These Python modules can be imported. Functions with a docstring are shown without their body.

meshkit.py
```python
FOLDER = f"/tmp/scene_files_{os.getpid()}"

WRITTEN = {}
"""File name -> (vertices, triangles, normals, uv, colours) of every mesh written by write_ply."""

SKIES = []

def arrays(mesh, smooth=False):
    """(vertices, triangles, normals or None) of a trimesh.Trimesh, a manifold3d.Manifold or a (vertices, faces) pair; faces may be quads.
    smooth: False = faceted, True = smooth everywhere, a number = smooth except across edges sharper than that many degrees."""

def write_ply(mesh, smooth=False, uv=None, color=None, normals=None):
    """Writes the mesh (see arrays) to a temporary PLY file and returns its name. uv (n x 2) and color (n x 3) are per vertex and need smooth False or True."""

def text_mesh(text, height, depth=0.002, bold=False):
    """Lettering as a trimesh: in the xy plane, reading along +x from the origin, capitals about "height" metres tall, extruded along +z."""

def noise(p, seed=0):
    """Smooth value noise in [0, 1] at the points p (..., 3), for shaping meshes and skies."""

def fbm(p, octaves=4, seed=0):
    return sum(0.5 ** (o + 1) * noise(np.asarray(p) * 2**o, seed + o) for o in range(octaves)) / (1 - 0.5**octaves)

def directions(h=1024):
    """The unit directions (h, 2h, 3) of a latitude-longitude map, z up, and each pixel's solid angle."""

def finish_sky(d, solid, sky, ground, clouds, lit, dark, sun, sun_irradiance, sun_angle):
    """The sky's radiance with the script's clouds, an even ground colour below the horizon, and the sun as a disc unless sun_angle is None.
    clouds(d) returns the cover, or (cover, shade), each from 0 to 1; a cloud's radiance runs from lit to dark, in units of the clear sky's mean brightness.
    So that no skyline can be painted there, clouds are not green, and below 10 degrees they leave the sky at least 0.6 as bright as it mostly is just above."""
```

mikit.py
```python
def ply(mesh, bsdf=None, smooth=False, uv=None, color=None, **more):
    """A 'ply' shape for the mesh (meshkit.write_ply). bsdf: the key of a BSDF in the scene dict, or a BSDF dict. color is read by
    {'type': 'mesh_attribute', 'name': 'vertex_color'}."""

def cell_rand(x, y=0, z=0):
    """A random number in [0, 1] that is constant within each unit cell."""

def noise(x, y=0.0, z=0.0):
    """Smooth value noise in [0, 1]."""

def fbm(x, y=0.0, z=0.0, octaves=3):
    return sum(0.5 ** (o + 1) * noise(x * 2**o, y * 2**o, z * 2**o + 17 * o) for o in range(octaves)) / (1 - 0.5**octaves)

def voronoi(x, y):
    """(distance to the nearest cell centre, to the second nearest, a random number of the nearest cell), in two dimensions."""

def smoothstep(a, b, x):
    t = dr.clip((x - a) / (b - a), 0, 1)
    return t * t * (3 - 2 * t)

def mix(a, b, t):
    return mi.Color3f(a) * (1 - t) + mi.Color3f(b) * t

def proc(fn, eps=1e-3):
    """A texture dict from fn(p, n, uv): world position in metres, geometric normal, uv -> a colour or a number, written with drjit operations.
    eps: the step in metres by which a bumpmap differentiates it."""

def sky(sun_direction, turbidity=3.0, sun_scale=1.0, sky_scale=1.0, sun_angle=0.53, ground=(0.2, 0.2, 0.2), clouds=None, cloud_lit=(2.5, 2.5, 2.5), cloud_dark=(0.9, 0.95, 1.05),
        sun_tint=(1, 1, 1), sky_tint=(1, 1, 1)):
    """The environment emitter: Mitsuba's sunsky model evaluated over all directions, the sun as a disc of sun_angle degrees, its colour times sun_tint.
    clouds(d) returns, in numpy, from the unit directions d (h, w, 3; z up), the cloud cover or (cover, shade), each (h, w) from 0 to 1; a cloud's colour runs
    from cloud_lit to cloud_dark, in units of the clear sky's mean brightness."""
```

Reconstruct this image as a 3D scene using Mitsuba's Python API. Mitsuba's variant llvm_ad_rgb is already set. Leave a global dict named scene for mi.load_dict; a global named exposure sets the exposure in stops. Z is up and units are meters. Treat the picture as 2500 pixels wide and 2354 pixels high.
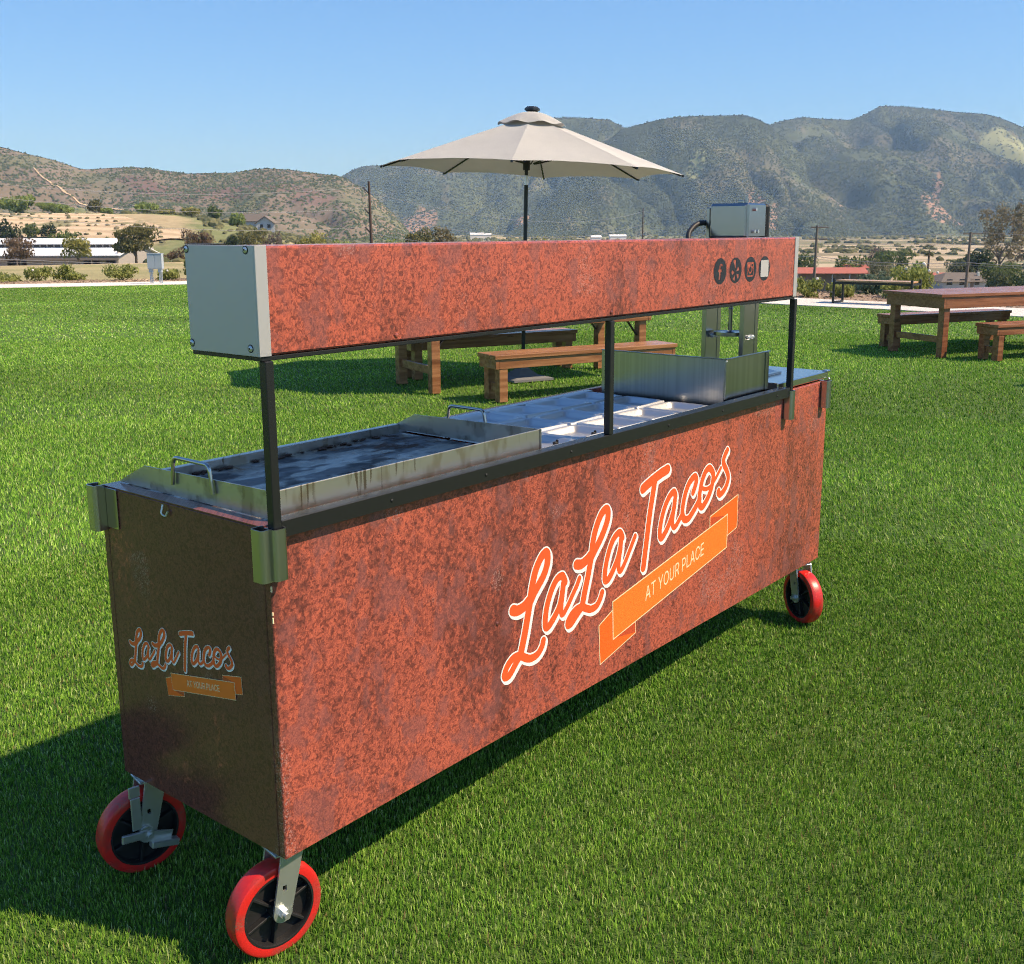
import math, random
import numpy as np, trimesh
import mitsuba as mi, drjit as dr
import mikit, meshkit
from mikit import proc, fbm, noise, voronoi, smoothstep, mix, cell_rand
from shapely.geometry import Polygon, LineString, Point, box as sbox
from shapely.ops import unary_union
from shapely import affinity

T = mi.ScalarTransform4f
scene, labels = {}, {}

# ------------------------------------------------------------------ camera, light, exposure
CAM = np.array([-1.206, -1.585, 1.4776])
R_ = np.array([[0.6219, -0.7831, -0.0020], [-0.1617, -0.1259, -0.9788], [0.7662, 0.6091, -0.2049]])
LOOK, UP = R_[2], -R_[1]
W_, H_, FPX = 2500.0, 2354.0, 2610.0
scene['camera'] = {
    'type': 'perspective', 'fov_axis': 'x', 'fov': math.degrees(2 * math.atan(W_ / 2 / FPX)),
    'near_clip': 0.05, 'far_clip': 20000.0,
    'principal_point_offset_x': -43.4 / W_, 'principal_point_offset_y': 69.7 / H_,
    'to_world': T().look_at(origin=CAM.tolist(), target=(CAM + LOOK).tolist(), up=UP.tolist()),
    'medium': {'type': 'ref', 'id': 'valley_air'},
}
SUN = np.array([0.35, -0.81, 1.0])
scene['sky'] = mikit.sky(SUN.tolist(), turbidity=2.8, ground=(0.10, 0.13, 0.06), sky_tint=(0.63, 0.89, 1.20), sun_tint=(1.0, 0.97, 0.93))
exposure = 2.2

# ------------------------------------------------------------------ frames and small helpers
# the plan of the place: X to the right of the line of sight, Y along it, from the point under the camera
VR, VF = np.array([0.62232, -0.78276, 0.0]), np.array([0.78276, 0.62232, 0.0])
V0 = np.array([CAM[0], CAM[1], 0.0])

def vw(X, Y, Z=0.0):
    X, Y, Z = np.broadcast_arrays(np.asarray(X, float), np.asarray(Y, float), np.asarray(Z, float))
    return V0 + X[..., None] * VR + Y[..., None] * VF + Z[..., None] * np.array([0, 0, 1.0])

VM = np.eye(4)
VM[:3, 0], VM[:3, 1], VM[:3, 3] = VR, VF, V0
VM[:3, 0] = VR; VM[:3, 1] = VF

def rotz(a):
    c, s = math.cos(a), math.sin(a)
    return np.array([[c, -s, 0], [s, c, 0], [0, 0, 1.0]])

def mat(R=None, t=(0, 0, 0), s=1.0):
    m = np.eye(4)
    m[:3, :3] = (np.eye(3) if R is None else R) * s
    m[:3, 3] = t
    return m

def key_for(base):
    if base not in scene and base not in labels:
        return base
    k = 1
    while f'{base}_{k:03d}' in scene or f'{base}_{k:03d}' in labels:
        k += 1
    return f'{base}_{k:03d}'

def tag(key, label=None, cat=None, group=None, kind=None):
    d = labels.setdefault(key, {})
    for n_, v_ in (('label', label), ('category', cat), ('group', group), ('kind', kind)):
        if v_:
            d[n_] = v_
    return key

def thing(name, label, cat, group=None):
    return tag(key_for(name), label, cat, group)

def put(name, mesh, bsdf, parent=None, smooth=False, m=None, label=None, kind=None, color=None):
    """one shape entry; mesh is a mesh or an already written shape dict"""
    key = key_for(f'{parent}__{name}' if parent else name)
    d = dict(mesh) if isinstance(mesh, dict) else mikit.ply(mesh, bsdf, smooth=smooth, color=color)
    if m is not None:
        d['to_world'] = T(np.asarray(m, float).tolist())
    scene[key] = d
    if label or kind:
        tag(key, label, kind=kind)
    return key

def cat(*ms):
    return trimesh.util.concatenate([x for x in ms if x is not None])

def cbox(lo, hi, c=0.0):
    """box with chamfered edges"""
    lo, hi = np.asarray(lo, float), np.asarray(hi, float)
    if c <= 0:
        return trimesh.creation.box(bounds=[lo, hi])
    c = min(c, 0.45 * (hi - lo).min())
    pts = []
    for i in range(8):
        s = np.array([i & 1, (i >> 1) & 1, (i >> 2) & 1])
        p = np.where(s, hi, lo)
        d = np.where(s, -1, 1) * c
        for ax in range(3):
            q = p + d
            q[ax] = p[ax]
            pts.append(q)
    return trimesh.convex.convex_hull(np.array(pts))

def beam(a, b, w, h, up=(0, 0, 1), c=0.003):
    """a square bar from a to b"""
    a, b = np.asarray(a, float), np.asarray(b, float)
    z = b - a
    L = np.linalg.norm(z); z /= L
    x = np.cross(up, z)
    if np.linalg.norm(x) < 1e-6:
        x = np.cross([1, 0, 0], z)
    x /= np.linalg.norm(x)
    y = np.cross(z, x)
    m = cbox([-w / 2, -h / 2, 0], [w / 2, h / 2, L], c)
    t = np.eye(4); t[:3, 0], t[:3, 1], t[:3, 2], t[:3, 3] = x, y, z, a
    m.apply_transform(t)
    return m

def tube(pts, r, n=8, cap=True):
    p = np.asarray(pts, float)
    r = np.broadcast_to(np.asarray(r, float), (len(p),))
    t = np.gradient(p, axis=0); t /= np.linalg.norm(t, axis=1, keepdims=True) + 1e-12
    ref = np.array([0.0, 0, 1.0])
    if abs(t[0] @ ref) > 0.9:
        ref = np.array([1.0, 0, 0])
    fr = []
    a = np.cross(t[0], ref); a /= np.linalg.norm(a)
    for k in range(len(p)):
        a = a - (a @ t[k]) * t[k]; a /= np.linalg.norm(a) + 1e-12
        fr.append((a, np.cross(t[k], a)))
    ang = np.arange(n) * 2 * np.pi / n
    v = np.concatenate([p[k] + r[k] * (np.cos(ang)[:, None] * fr[k][0] + np.sin(ang)[:, None] * fr[k][1]) for k in range(len(p))])
    f = []
    for k in range(len(p) - 1):
        for j in range(n):
            q = (k * n + j, k * n + (j + 1) % n, (k + 1) * n + (j + 1) % n, (k + 1) * n + j)
            f += [[q[0], q[1], q[2]], [q[0], q[2], q[3]]]
    if cap:
        v = np.vstack([v, p[:1], p[-1:]])
        i0, i1 = len(v) - 2, len(v) - 1
        for j in range(n):
            f.append([i0, (j + 1) % n, j])
            f.append([i1, (len(p) - 1) * n + j, (len(p) - 1) * n + (j + 1) % n])
    return trimesh.Trimesh(v, f, process=False)

def bent(pts, r=0.01, k=4):
    """polyline with its corners rounded"""
    p = [np.asarray(q, float) for q in pts]
    out = [p[0]]
    for i in range(1, len(p) - 1):
        a, b, c = p[i - 1], p[i], p[i + 1]
        ra = min(r, 0.45 * np.linalg.norm(a - b)); rc = min(r, 0.45 * np.linalg.norm(c - b))
        s, e = b + (a - b) / np.linalg.norm(a - b) * ra, b + (c - b) / np.linalg.norm(c - b) * rc
        for t in np.linspace(0, 1, k + 1):
            out.append((1 - t) ** 2 * s + 2 * t * (1 - t) * b + t * t * e)
    out.append(p[-1])
    return np.array(out)

def lathe(prof, n=48):
    """profile (radius, z) turned about z"""
    return trimesh.creation.revolve(np.asarray(prof, float), sections=n)

def extrude(poly, h):
    ms = [trimesh.creation.extrude_polygon(g, h, engine='earcut') for g in getattr(poly, 'geoms', [poly]) if g.area > 1e-9]
    return trimesh.util.concatenate(ms)

def moved(m, M):
    m = m.copy(); m.apply_transform(M); return m

def sstep(a, b, x):
    t = np.clip((np.asarray(x, float) - a) / (b - a), 0, 1)
    return t * t * (3 - 2 * t)

# ------------------------------------------------------------------ materials
def pr(base, rough=0.5, metal=0.0, **k):
    b = base if isinstance(base, dict) else {'type': 'rgb', 'value': list(base)}
    r = rough if isinstance(rough, dict) else float(rough)
    return {'type': 'twosided', 'b': {'type': 'principled', 'base_color': b, 'roughness': r, 'metallic': float(metal), **k}}

def leafmat(c=None, trans=0.7, rough=0.55):
    b = {'type': 'mesh_attribute', 'name': 'vertex_color'} if c is None else {'type': 'rgb', 'value': list(c)}
    return {'type': 'principledthin', 'base_color': b, 'roughness': rough, 'diff_trans': trans, 'spec_trans': 0.0, 'eta': 1.4}

VCOL = {'type': 'mesh_attribute', 'name': 'vertex_color'}

def rust(p, n, uv):
    u, z = p.x - p.y, p.z
    big = fbm(u * 2.6 + 3, z * 1.9, 1.0, 3)
    streak = fbm(u * 15, z * 2.6, 4.0, 3)
    mid = fbm(u * 110 + 9, z * 84, 2.0, 3)
    w1 = noise(u * 130, z * 130, 7.0)
    worm = 1 - dr.abs(2 * fbm(u * 230 + 1.2 * w1, z * 190 + 1.2 * w1, 3.0, 2) - 1)
    speck = fbm(u * 215 + 2 * w1, z * 180, 6.0, 2)
    fine = noise(u * 520, z * 430, 5.0)
    # shade of the near end panel painted in: print darkened past the corner
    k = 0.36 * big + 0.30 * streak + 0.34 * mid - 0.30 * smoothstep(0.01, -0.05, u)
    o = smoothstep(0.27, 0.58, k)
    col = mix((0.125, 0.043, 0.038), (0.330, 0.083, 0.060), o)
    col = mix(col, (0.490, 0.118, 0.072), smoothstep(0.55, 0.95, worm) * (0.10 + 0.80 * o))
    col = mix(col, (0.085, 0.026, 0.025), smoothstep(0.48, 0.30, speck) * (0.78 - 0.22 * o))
    grey = smoothstep(0.52, 0.70, fbm(u * 26 + 31, z * 18, 8.0, 4))
    col = mix(col, (0.20, 0.082, 0.082), grey * 0.50 * smoothstep(-0.10, 0.05, u))  # grey blotches fade out past the corner to deepen that painted shade
    chip = smoothstep(0.84, 0.92, noise(u * 9 + 77, z * 9, 2.0)) * smoothstep(0.66, 0.80, fine)
    col = mix(col, (0.36, 0.26, 0.24), chip * 0.5)
    return col * (0.82 + 0.36 * fine)

scene['rust_wrap_shaded_end'] = pr(proc(rust), 0.15, 0.0, specular=0.5)

def steel(base, rough, freq=(6.0, 6.0, 300.0), amp=0.25):
    def f(p, n, uv):
        return rough * (1 - amp + 2 * amp * fbm(p.x * freq[0] + p.y * freq[0], p.y * 3.0, p.z * freq[2], 2))
    return pr(base, proc(f), 1.0)

scene['stainless'] = steel((0.47, 0.475, 0.47), 0.17)

def brushed(p, n, uv):
    s = noise((p.x * 0.3 + p.y) * 260, p.z * 3, 1.0) * 0.5 + fbm((p.x * 0.3 + p.y) * 34, p.z * 1.5, 4.0, 3) * 0.5
    return mix((0.38, 0.385, 0.385), (0.45, 0.455, 0.455), smoothstep(0.25, 0.75, s))
scene['brushed_steel'] = pr(proc(brushed), 0.23, 1.0)
scene['machine_steel'] = pr((0.36, 0.365, 0.37), 0.20, 1.0)
scene['pocket_steel'] = pr((0.46, 0.46, 0.455), 0.28, 1.0)
scene['stainless_smooth'] = pr((0.60, 0.605, 0.61), 0.20, 1.0)
scene['pan_steel'] = pr((0.68, 0.68, 0.675), 0.46, 0.90)
scene['galvanised'] = pr((0.48, 0.475, 0.465), 0.40, 0.4)
scene['label_grey'] = pr((0.40, 0.40, 0.40), 0.5)

def stained_steel(p, n, uv):
    s = fbm((p.x - p.y) * 30, p.z * 14, 3.0, 3)
    u = p.x - p.y
    reach = 0.992 - 0.075 * noise(u * 70, 3.0, 1.0) * noise(u * 9, 8.0, 1.0)
    run = smoothstep(0.60, 0.78, fbm(u * 130, p.z * 5 + 2, 9.0, 2)) * smoothstep(0.46, 0.62, fbm(u * 6 + 4, 1.0, 2.0, 2)) * smoothstep(reach - 0.004, reach + 0.006, p.z)
    blot = smoothstep(0.56, 0.74, s)
    c = mix((0.58, 0.56, 0.52), (0.40, 0.34, 0.25), blot * 0.7)
    return mix(c, (0.13, 0.075, 0.03), run * 0.75)
scene['stained_steel'] = pr(proc(stained_steel), 0.33, 0.92)

def worn_steel(p, n, uv):
    s = fbm(p.y * 26, p.z * 26, 3.0, 4)
    t = fbm(p.y * 90, p.z * 40, 6.0, 2)
    return mix(mix((0.50, 0.50, 0.48), (0.36, 0.35, 0.33), smoothstep(0.42, 0.62, s)), (0.25, 0.23, 0.20), smoothstep(0.60, 0.74, t) * smoothstep(0.5, 0.62, s) * 0.7)
scene['worn_steel'] = pr(proc(worn_steel), 0.36, 0.95)

def griddle_top(p, n, uv):
    a = fbm(p.x * 9, p.y * 22, 1.0, 3)
    b = fbm(p.x * 60, p.y * 60, 5.0, 3)
    edge = smoothstep(0.50, 0.66, fbm(p.x * 5 + 3, p.y * 5, 8.0, 3) * 0.6 + b * 0.4)
    c = mix((0.095, 0.092, 0.090), (0.23, 0.225, 0.22), smoothstep(0.38, 0.62, a))
    c = mix(c, (0.075, 0.036, 0.022), edge)
    return c
def griddle_rough(p, n, uv):
    return 0.34 + 0.4 * smoothstep(0.42, 0.62, fbm(p.x * 14, p.y * 30, 3.0, 3))
scene['griddle_steel'] = pr(proc(griddle_top), proc(griddle_rough), 0.75)

scene['black_paint'] = pr((0.011, 0.012, 0.013), 0.34, 0.0)
scene['black_rubber'] = pr((0.014, 0.014, 0.015), 0.5, 0.0)
scene['dark_inside'] = pr((0.03, 0.03, 0.03), 0.7, 0.0)
def tyre(p, n, uv):
    d = fbm(p.x * 26, p.y * 26, p.z * 26, 4)
    f = noise(p.x * 420, p.y * 420, p.z * 420)
    c = mix((0.60, 0.020, 0.017), (0.44, 0.035, 0.028), smoothstep(0.40, 0.62, d))
    return mix(c, (0.22, 0.11, 0.075), smoothstep(0.58, 0.72, d) * smoothstep(0.45, 0.75, f) * 0.8)
scene['tyre_red'] = pr(proc(tyre), 0.36, 0.0, specular=0.5)
scene['zinc'] = pr((0.60, 0.63, 0.62), 0.34, 0.8)
scene['vinyl_white'] = pr((0.80, 0.79, 0.77), 0.3)
scene['vinyl_orange_red'] = pr((0.80, 0.105, 0.030), 0.3)
scene['vinyl_orange'] = pr((0.88, 0.185, 0.030), 0.3)
scene['vinyl_orange_dark'] = pr((0.50, 0.075, 0.030), 0.3)
scene['vinyl_tail'] = pr((0.84, 0.130, 0.022), 0.3)
scene['vinyl_cream'] = pr((0.85, 0.66, 0.40), 0.3)
scene['vinyl_black'] = pr((0.012, 0.013, 0.020), 0.3)

def woodmat(a, b, c, dirv, seed):
    dx, dy = dirv
    def f(p, n, uv):
        al = p.x * dx + p.y * dy
        ac = -p.x * dy + p.y * dx
        ring = fbm(al * 1.6 + seed, ac * 34 + 3 * noise(al * 2.0, ac * 5, p.z * 6), p.z * 34, 3)
        fi = noise(al * 9, ac * 260, p.z * 260)
        k = smoothstep(0.30, 0.70, ring)
        col = mix(a, b, k)
        knot = smoothstep(0.80, 0.9, noise(al * 4.5 + seed, ac * 13, p.z * 13))
        return mix(col, c, 0.6 * knot + 0.22 * fi)
    return pr(proc(f), 0.27, 0.0, specular=0.6)
scene['wood_mid'] = woodmat((0.22, 0.092, 0.038), (0.36, 0.175, 0.080), (0.10, 0.042, 0.020), (0.933, -0.361), 2.0)
scene['wood_red'] = woodmat((0.19, 0.068, 0.034), (0.31, 0.130, 0.064), (0.075, 0.028, 0.015), (0.89, -0.455), 7.0)
scene['wood_pale'] = woodmat((0.44, 0.25, 0.12), (0.56, 0.34, 0.17), (0.30, 0.15, 0.07), (0.62, -0.78), 4.0)

def canvas(p, n, uv):
    w = fbm(p.x * 4, p.y * 4, p.z * 4, 3)
    t = noise(p.x * 500, p.y * 500, p.z * 500)
    return mix((0.405, 0.402, 0.388), (0.47, 0.467, 0.452), w) * (0.94 + 0.12 * t)
scene['canvas'] = {'type': 'principledthin', 'base_color': proc(canvas), 'roughness': 0.85, 'diff_trans': 0.32, 'spec_trans': 0.0, 'eta': 1.3}
scene['umbrella_black'] = pr((0.016, 0.02, 0.027), 0.4)
scene['base_grey'] = pr((0.16, 0.16, 0.165), 0.6)
scene['silver'] = pr((0.65, 0.65, 0.65), 0.25, 1.0)

def concrete(p, n, uv):
    return mix((0.44, 0.41, 0.37), (0.53, 0.50, 0.46), fbm(p.x * 1.3, p.y * 1.3, 1.0, 4)) * (0.92 + 0.16 * noise(p.x * 40, p.y * 40, 0.0))
scene['concrete'] = pr(proc(concrete), 0.85)

def mulch(p, n, uv):
    a, b, c = voronoi(p.x * 22, p.y * 22)
    g = fbm(p.x * 0.9, p.y * 0.9, 3.0, 3)
    return mix(mix((0.10, 0.066, 0.045), (0.32, 0.235, 0.17), c), (0.36, 0.29, 0.19), smoothstep(0.5, 0.75, g) * 0.7)
scene['mulch'] = pr(proc(mulch), 0.95)
scene['mulch_chips'] = pr(VCOL, 0.9)

def turf(p, n, uv):
    a = fbm(p.x * 90, p.y * 90, 1.0, 3)
    g = fbm(p.x * 0.35, p.y * 0.35, 6.0, 3)
    return mix((0.038, 0.075, 0.012), (0.070, 0.128, 0.020), a) * (0.85 + 0.3 * g)
scene['turf_backing'] = pr(proc(turf), 0.9)
scene['grass_blades'] = leafmat(None, 0.42, 0.30)

def valley(p, n, uv):
    X = (p.x - V0[0]) * VR[0] + (p.y - V0[1]) * VR[1]
    Y = (p.x - V0[0]) * VF[0] + (p.y - V0[1]) * VF[1]
    g1 = fbm(X * 0.05, Y * 0.02, 2.0, 4)
    g2 = fbm(X * 0.7, Y * 0.5, 5.0, 3)
    straw = mix((0.205, 0.165, 0.095), (0.29, 0.24, 0.145), g2)
    green = mix((0.085, 0.105, 0.040), (0.15, 0.155, 0.065), g2)
    near = mix(straw, green, smoothstep(0.44, 0.60, g1))
    band = fbm(X * 0.004, Y * 0.022, 9.0, 3)
    tan = mix((0.165, 0.140, 0.088), (0.34, 0.275, 0.185), smoothstep(0.42, 0.70, band))
    far = mix(tan, (0.11, 0.12, 0.06), smoothstep(0.56, 0.68, fbm(X * 0.008, Y * 0.03, 4.0, 3)))
    far = mix(far, (0.12, 0.13, 0.07), smoothstep(1150.0, 1500.0, Y))
    return mix(near, far, smoothstep(215.0, 300.0, Y) * smoothstep(0.0, 0.12, X / dr.maximum(Y, 1.0)))
scene['valley_ground'] = pr(proc(valley, 0.2), 0.95)

def orchard(p, n, uv):
    X = (p.x - V0[0]) * VR[0] + (p.y - V0[1]) * VR[1]
    Y = (p.x - V0[0]) * VF[0] + (p.y - V0[1]) * VF[1]
    row = dr.abs(2 * ((Y * 0.11 + X * 0.035 + 0.5 * noise(X * 0.03, Y * 0.03, 0.0)) - dr.floor(Y * 0.11 + X * 0.035 + 0.5 * noise(X * 0.03, Y * 0.03, 0.0))) - 1)
    c = mix((0.30, 0.225, 0.14), (0.40, 0.315, 0.21), smoothstep(0.20, 0.7, row) * 0.8 + 0.2 * fbm(X * 0.4, Y * 0.4, 1.0, 2))
    return mix(c, (0.16, 0.15, 0.08), smoothstep(0.60, 0.72, fbm(X * 0.12, Y * 0.12, 3.0, 3)))
scene['terraced_soil'] = pr(proc(orchard, 0.2), 0.95)

scene['hill_soil'] = pr(VCOL, 0.95)
scene['shrub_far'] = pr(VCOL, 0.95)
scene['leaf'] = leafmat(None, 0.8, 0.6)
scene['bark'] = pr((0.13, 0.10, 0.075), 0.9)
scene['petal_white'] = leafmat((0.80, 0.79, 0.74), 0.4)
scene['pole_wood'] = pr((0.085, 0.055, 0.04), 0.85)
scene['pole_grey'] = pr((0.15, 0.125, 0.10), 0.85)
scene['cable'] = pr((0.42, 0.42, 0.42), 0.4, 0.6)
scene['insulator'] = pr((0.05, 0.04, 0.045), 0.4)
scene['white_roof'] = pr((0.72, 0.73, 0.74), 0.55)
scene['barn_wall'] = pr((0.36, 0.33, 0.30), 0.8)
scene['barn_timber'] = pr((0.21, 0.17, 0.14), 0.8)
scene['window_glass'] = pr((0.03, 0.035, 0.045), 0.1)
scene['meter_paint'] = pr((0.36, 0.41, 0.45), 0.45)
scene['red_roof'] = pr((0.36, 0.120, 0.085), 0.7)
scene['shingle'] = pr((0.135, 0.115, 0.098), 0.85)
scene['pale_wall'] = pr((0.44, 0.46, 0.48), 0.8)
scene['white_wall'] = pr((0.68, 0.66, 0.62), 0.8)
# ------------------------------------------------------------------ ground
def fall(X, Y):
    """height of the land outside the lawn: level round the lawn, dropping to the valley, rising to the orchard on the left"""
    X, Y = np.asarray(X, float), np.asarray(Y, float)
    r = np.hypot(X, Y)
    b = X / np.maximum(np.abs(Y), 1.0)
    w = sstep(4, 22, Y)
    left, right = sstep(31, 320, r), sstep(24, 88, r)
    t = sstep(-0.17, 0.06, b)
    z = -0.10 - 8.6 * w * (left * (1 - t) + right * t)
    z = z + 15.5 * w * sstep(175, 345, Y) * (1 - sstep(-0.345, -0.10, b)) * (1 - 0.55 * sstep(420, 900, Y))
    z = z + w * sstep(40, 120, r) * 1.1 * (meshkit.fbm(np.stack([X * 0.02, Y * 0.02, X * 0], -1), 3, 5) - 0.5)
    return z

edge_xy = [(-60, -40), (-52, 0), (-38, 15), (-26, 23.2), (-19.5, 26.2), (-13.9, 28.36), (-9.5, 30.1), (-6.0, 30.6), (-2.5, 29.2), (0.8, 26.3),
           (3.2, 23.4), (5.0, 21.5), (6.5, 20.2), (8.3, 18.4), (11.5, 15.6), (16, 12.5), (24, 8.5), (40, 2), (60, -6), (75, -45)]
edge = LineString(edge_xy)
ex = np.array([edge.interpolate(s).coords[0] for s in np.arange(0, edge.length, 0.6)])
edge = LineString(ex)
lawn_poly = Polygon(list(edge.coords) + [(75, -90), (-60, -90)]).buffer(0)
off2 = lawn_poly.buffer(1.95).intersection(sbox(-70, -60, 90, 60))
path_poly = off2.difference(lawn_poly.buffer(0.001))
bed_poly = lawn_poly.buffer(4.6).intersection(sbox(-70, -60, 90, 60)).difference(lawn_poly.buffer(1.952))

def flat(poly, z, h):
    m = extrude(poly, h)
    m.apply_translation([0, 0, z])
    return moved(m, VM if np.linalg.det(VM[:3, :3]) > 0 else VM)

put('lawn', flat(lawn_poly, -0.06, 0.06), 'turf_backing', kind=None)
tag('lawn', 'green lawn of artificial turf', None, None, 'structure')
put('path', flat(path_poly, -0.06, 0.075), 'concrete')
tag('path', 'pale concrete path curving along the far edge of the lawn', None, None, 'structure')
rng = np.random.default_rng(3)
put('mulch_bed', flat(bed_poly, -0.09, 0.07), 'mulch')
tag('mulch_bed', 'bark mulch bed behind the concrete path', None, None, 'structure')

# valley floor: rings of land out to the horizon
ra = np.concatenate([[0.0], np.geomspace(6, 5200, 150)])
th = np.linspace(-np.pi, np.pi, 361)[:-1]
RR, TH = np.meshgrid(ra, th, indexing='ij')
gx, gy = RR * np.sin(TH), RR * np.cos(TH)
gz = fall(gx, gy) - 0.05
nr, nt = gx.shape
I, J = np.meshgrid(np.arange(nr - 1), np.arange(nt), indexing='ij')
a_, b_, c_, d_ = I * nt + J, I * nt + (J + 1) % nt, (I + 1) * nt + (J + 1) % nt, (I + 1) * nt + J
qf = np.stack([a_, d_, c_, b_], -1).reshape(-1, 4)
put('valley_floor', (vw(gx.ravel(), gy.ravel(), gz.ravel()), qf), 'valley_ground', smooth=True)
tag('valley_floor', 'dry valley floor with straw fields', None, None, 'structure')

# terraced orchard slope on the left
ob = np.linspace(-0.56, -0.315, 70)
oy = np.linspace(236, 338, 60)
OB, OY = np.meshgrid(ob, oy, indexing='ij')
top_lim = 338 - 60 * sstep(-0.42, -0.315, OB)
OYY = 236 + (OY - 236) / 102 * (top_lim - 236) + 22 * sstep(-0.41, -0.32, OB) * (338 - OY) / 102 + 6 * (meshkit.fbm(np.stack([OB * 60, OY * 0.05, OB * 0], -1), 3, 2) - 0.5)
OX = OB * OYY
OZ = fall(OX, OYY) + 0.35
no, mo = OX.shape
I, J = np.meshgrid(np.arange(no - 1), np.arange(mo - 1), indexing='ij')
qf = np.stack([I * mo + J, (I + 1) * mo + J, (I + 1) * mo + J + 1, I * mo + J + 1], -1).reshape(-1, 4)
put('orchard_slope', (vw(OX.ravel(), OYY.ravel(), OZ.ravel()), qf), 'terraced_soil', smooth=True)
tag('orchard_slope', 'tan terraced slope with young orchard rows', None, None, 'structure')

# ------------------------------------------------------------------ hills
def fb3(X, Y, Z, o=4, seed=0):
    return meshkit.fbm(np.stack([X, Y, Z + 0 * X], -1), o, seed)

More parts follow.
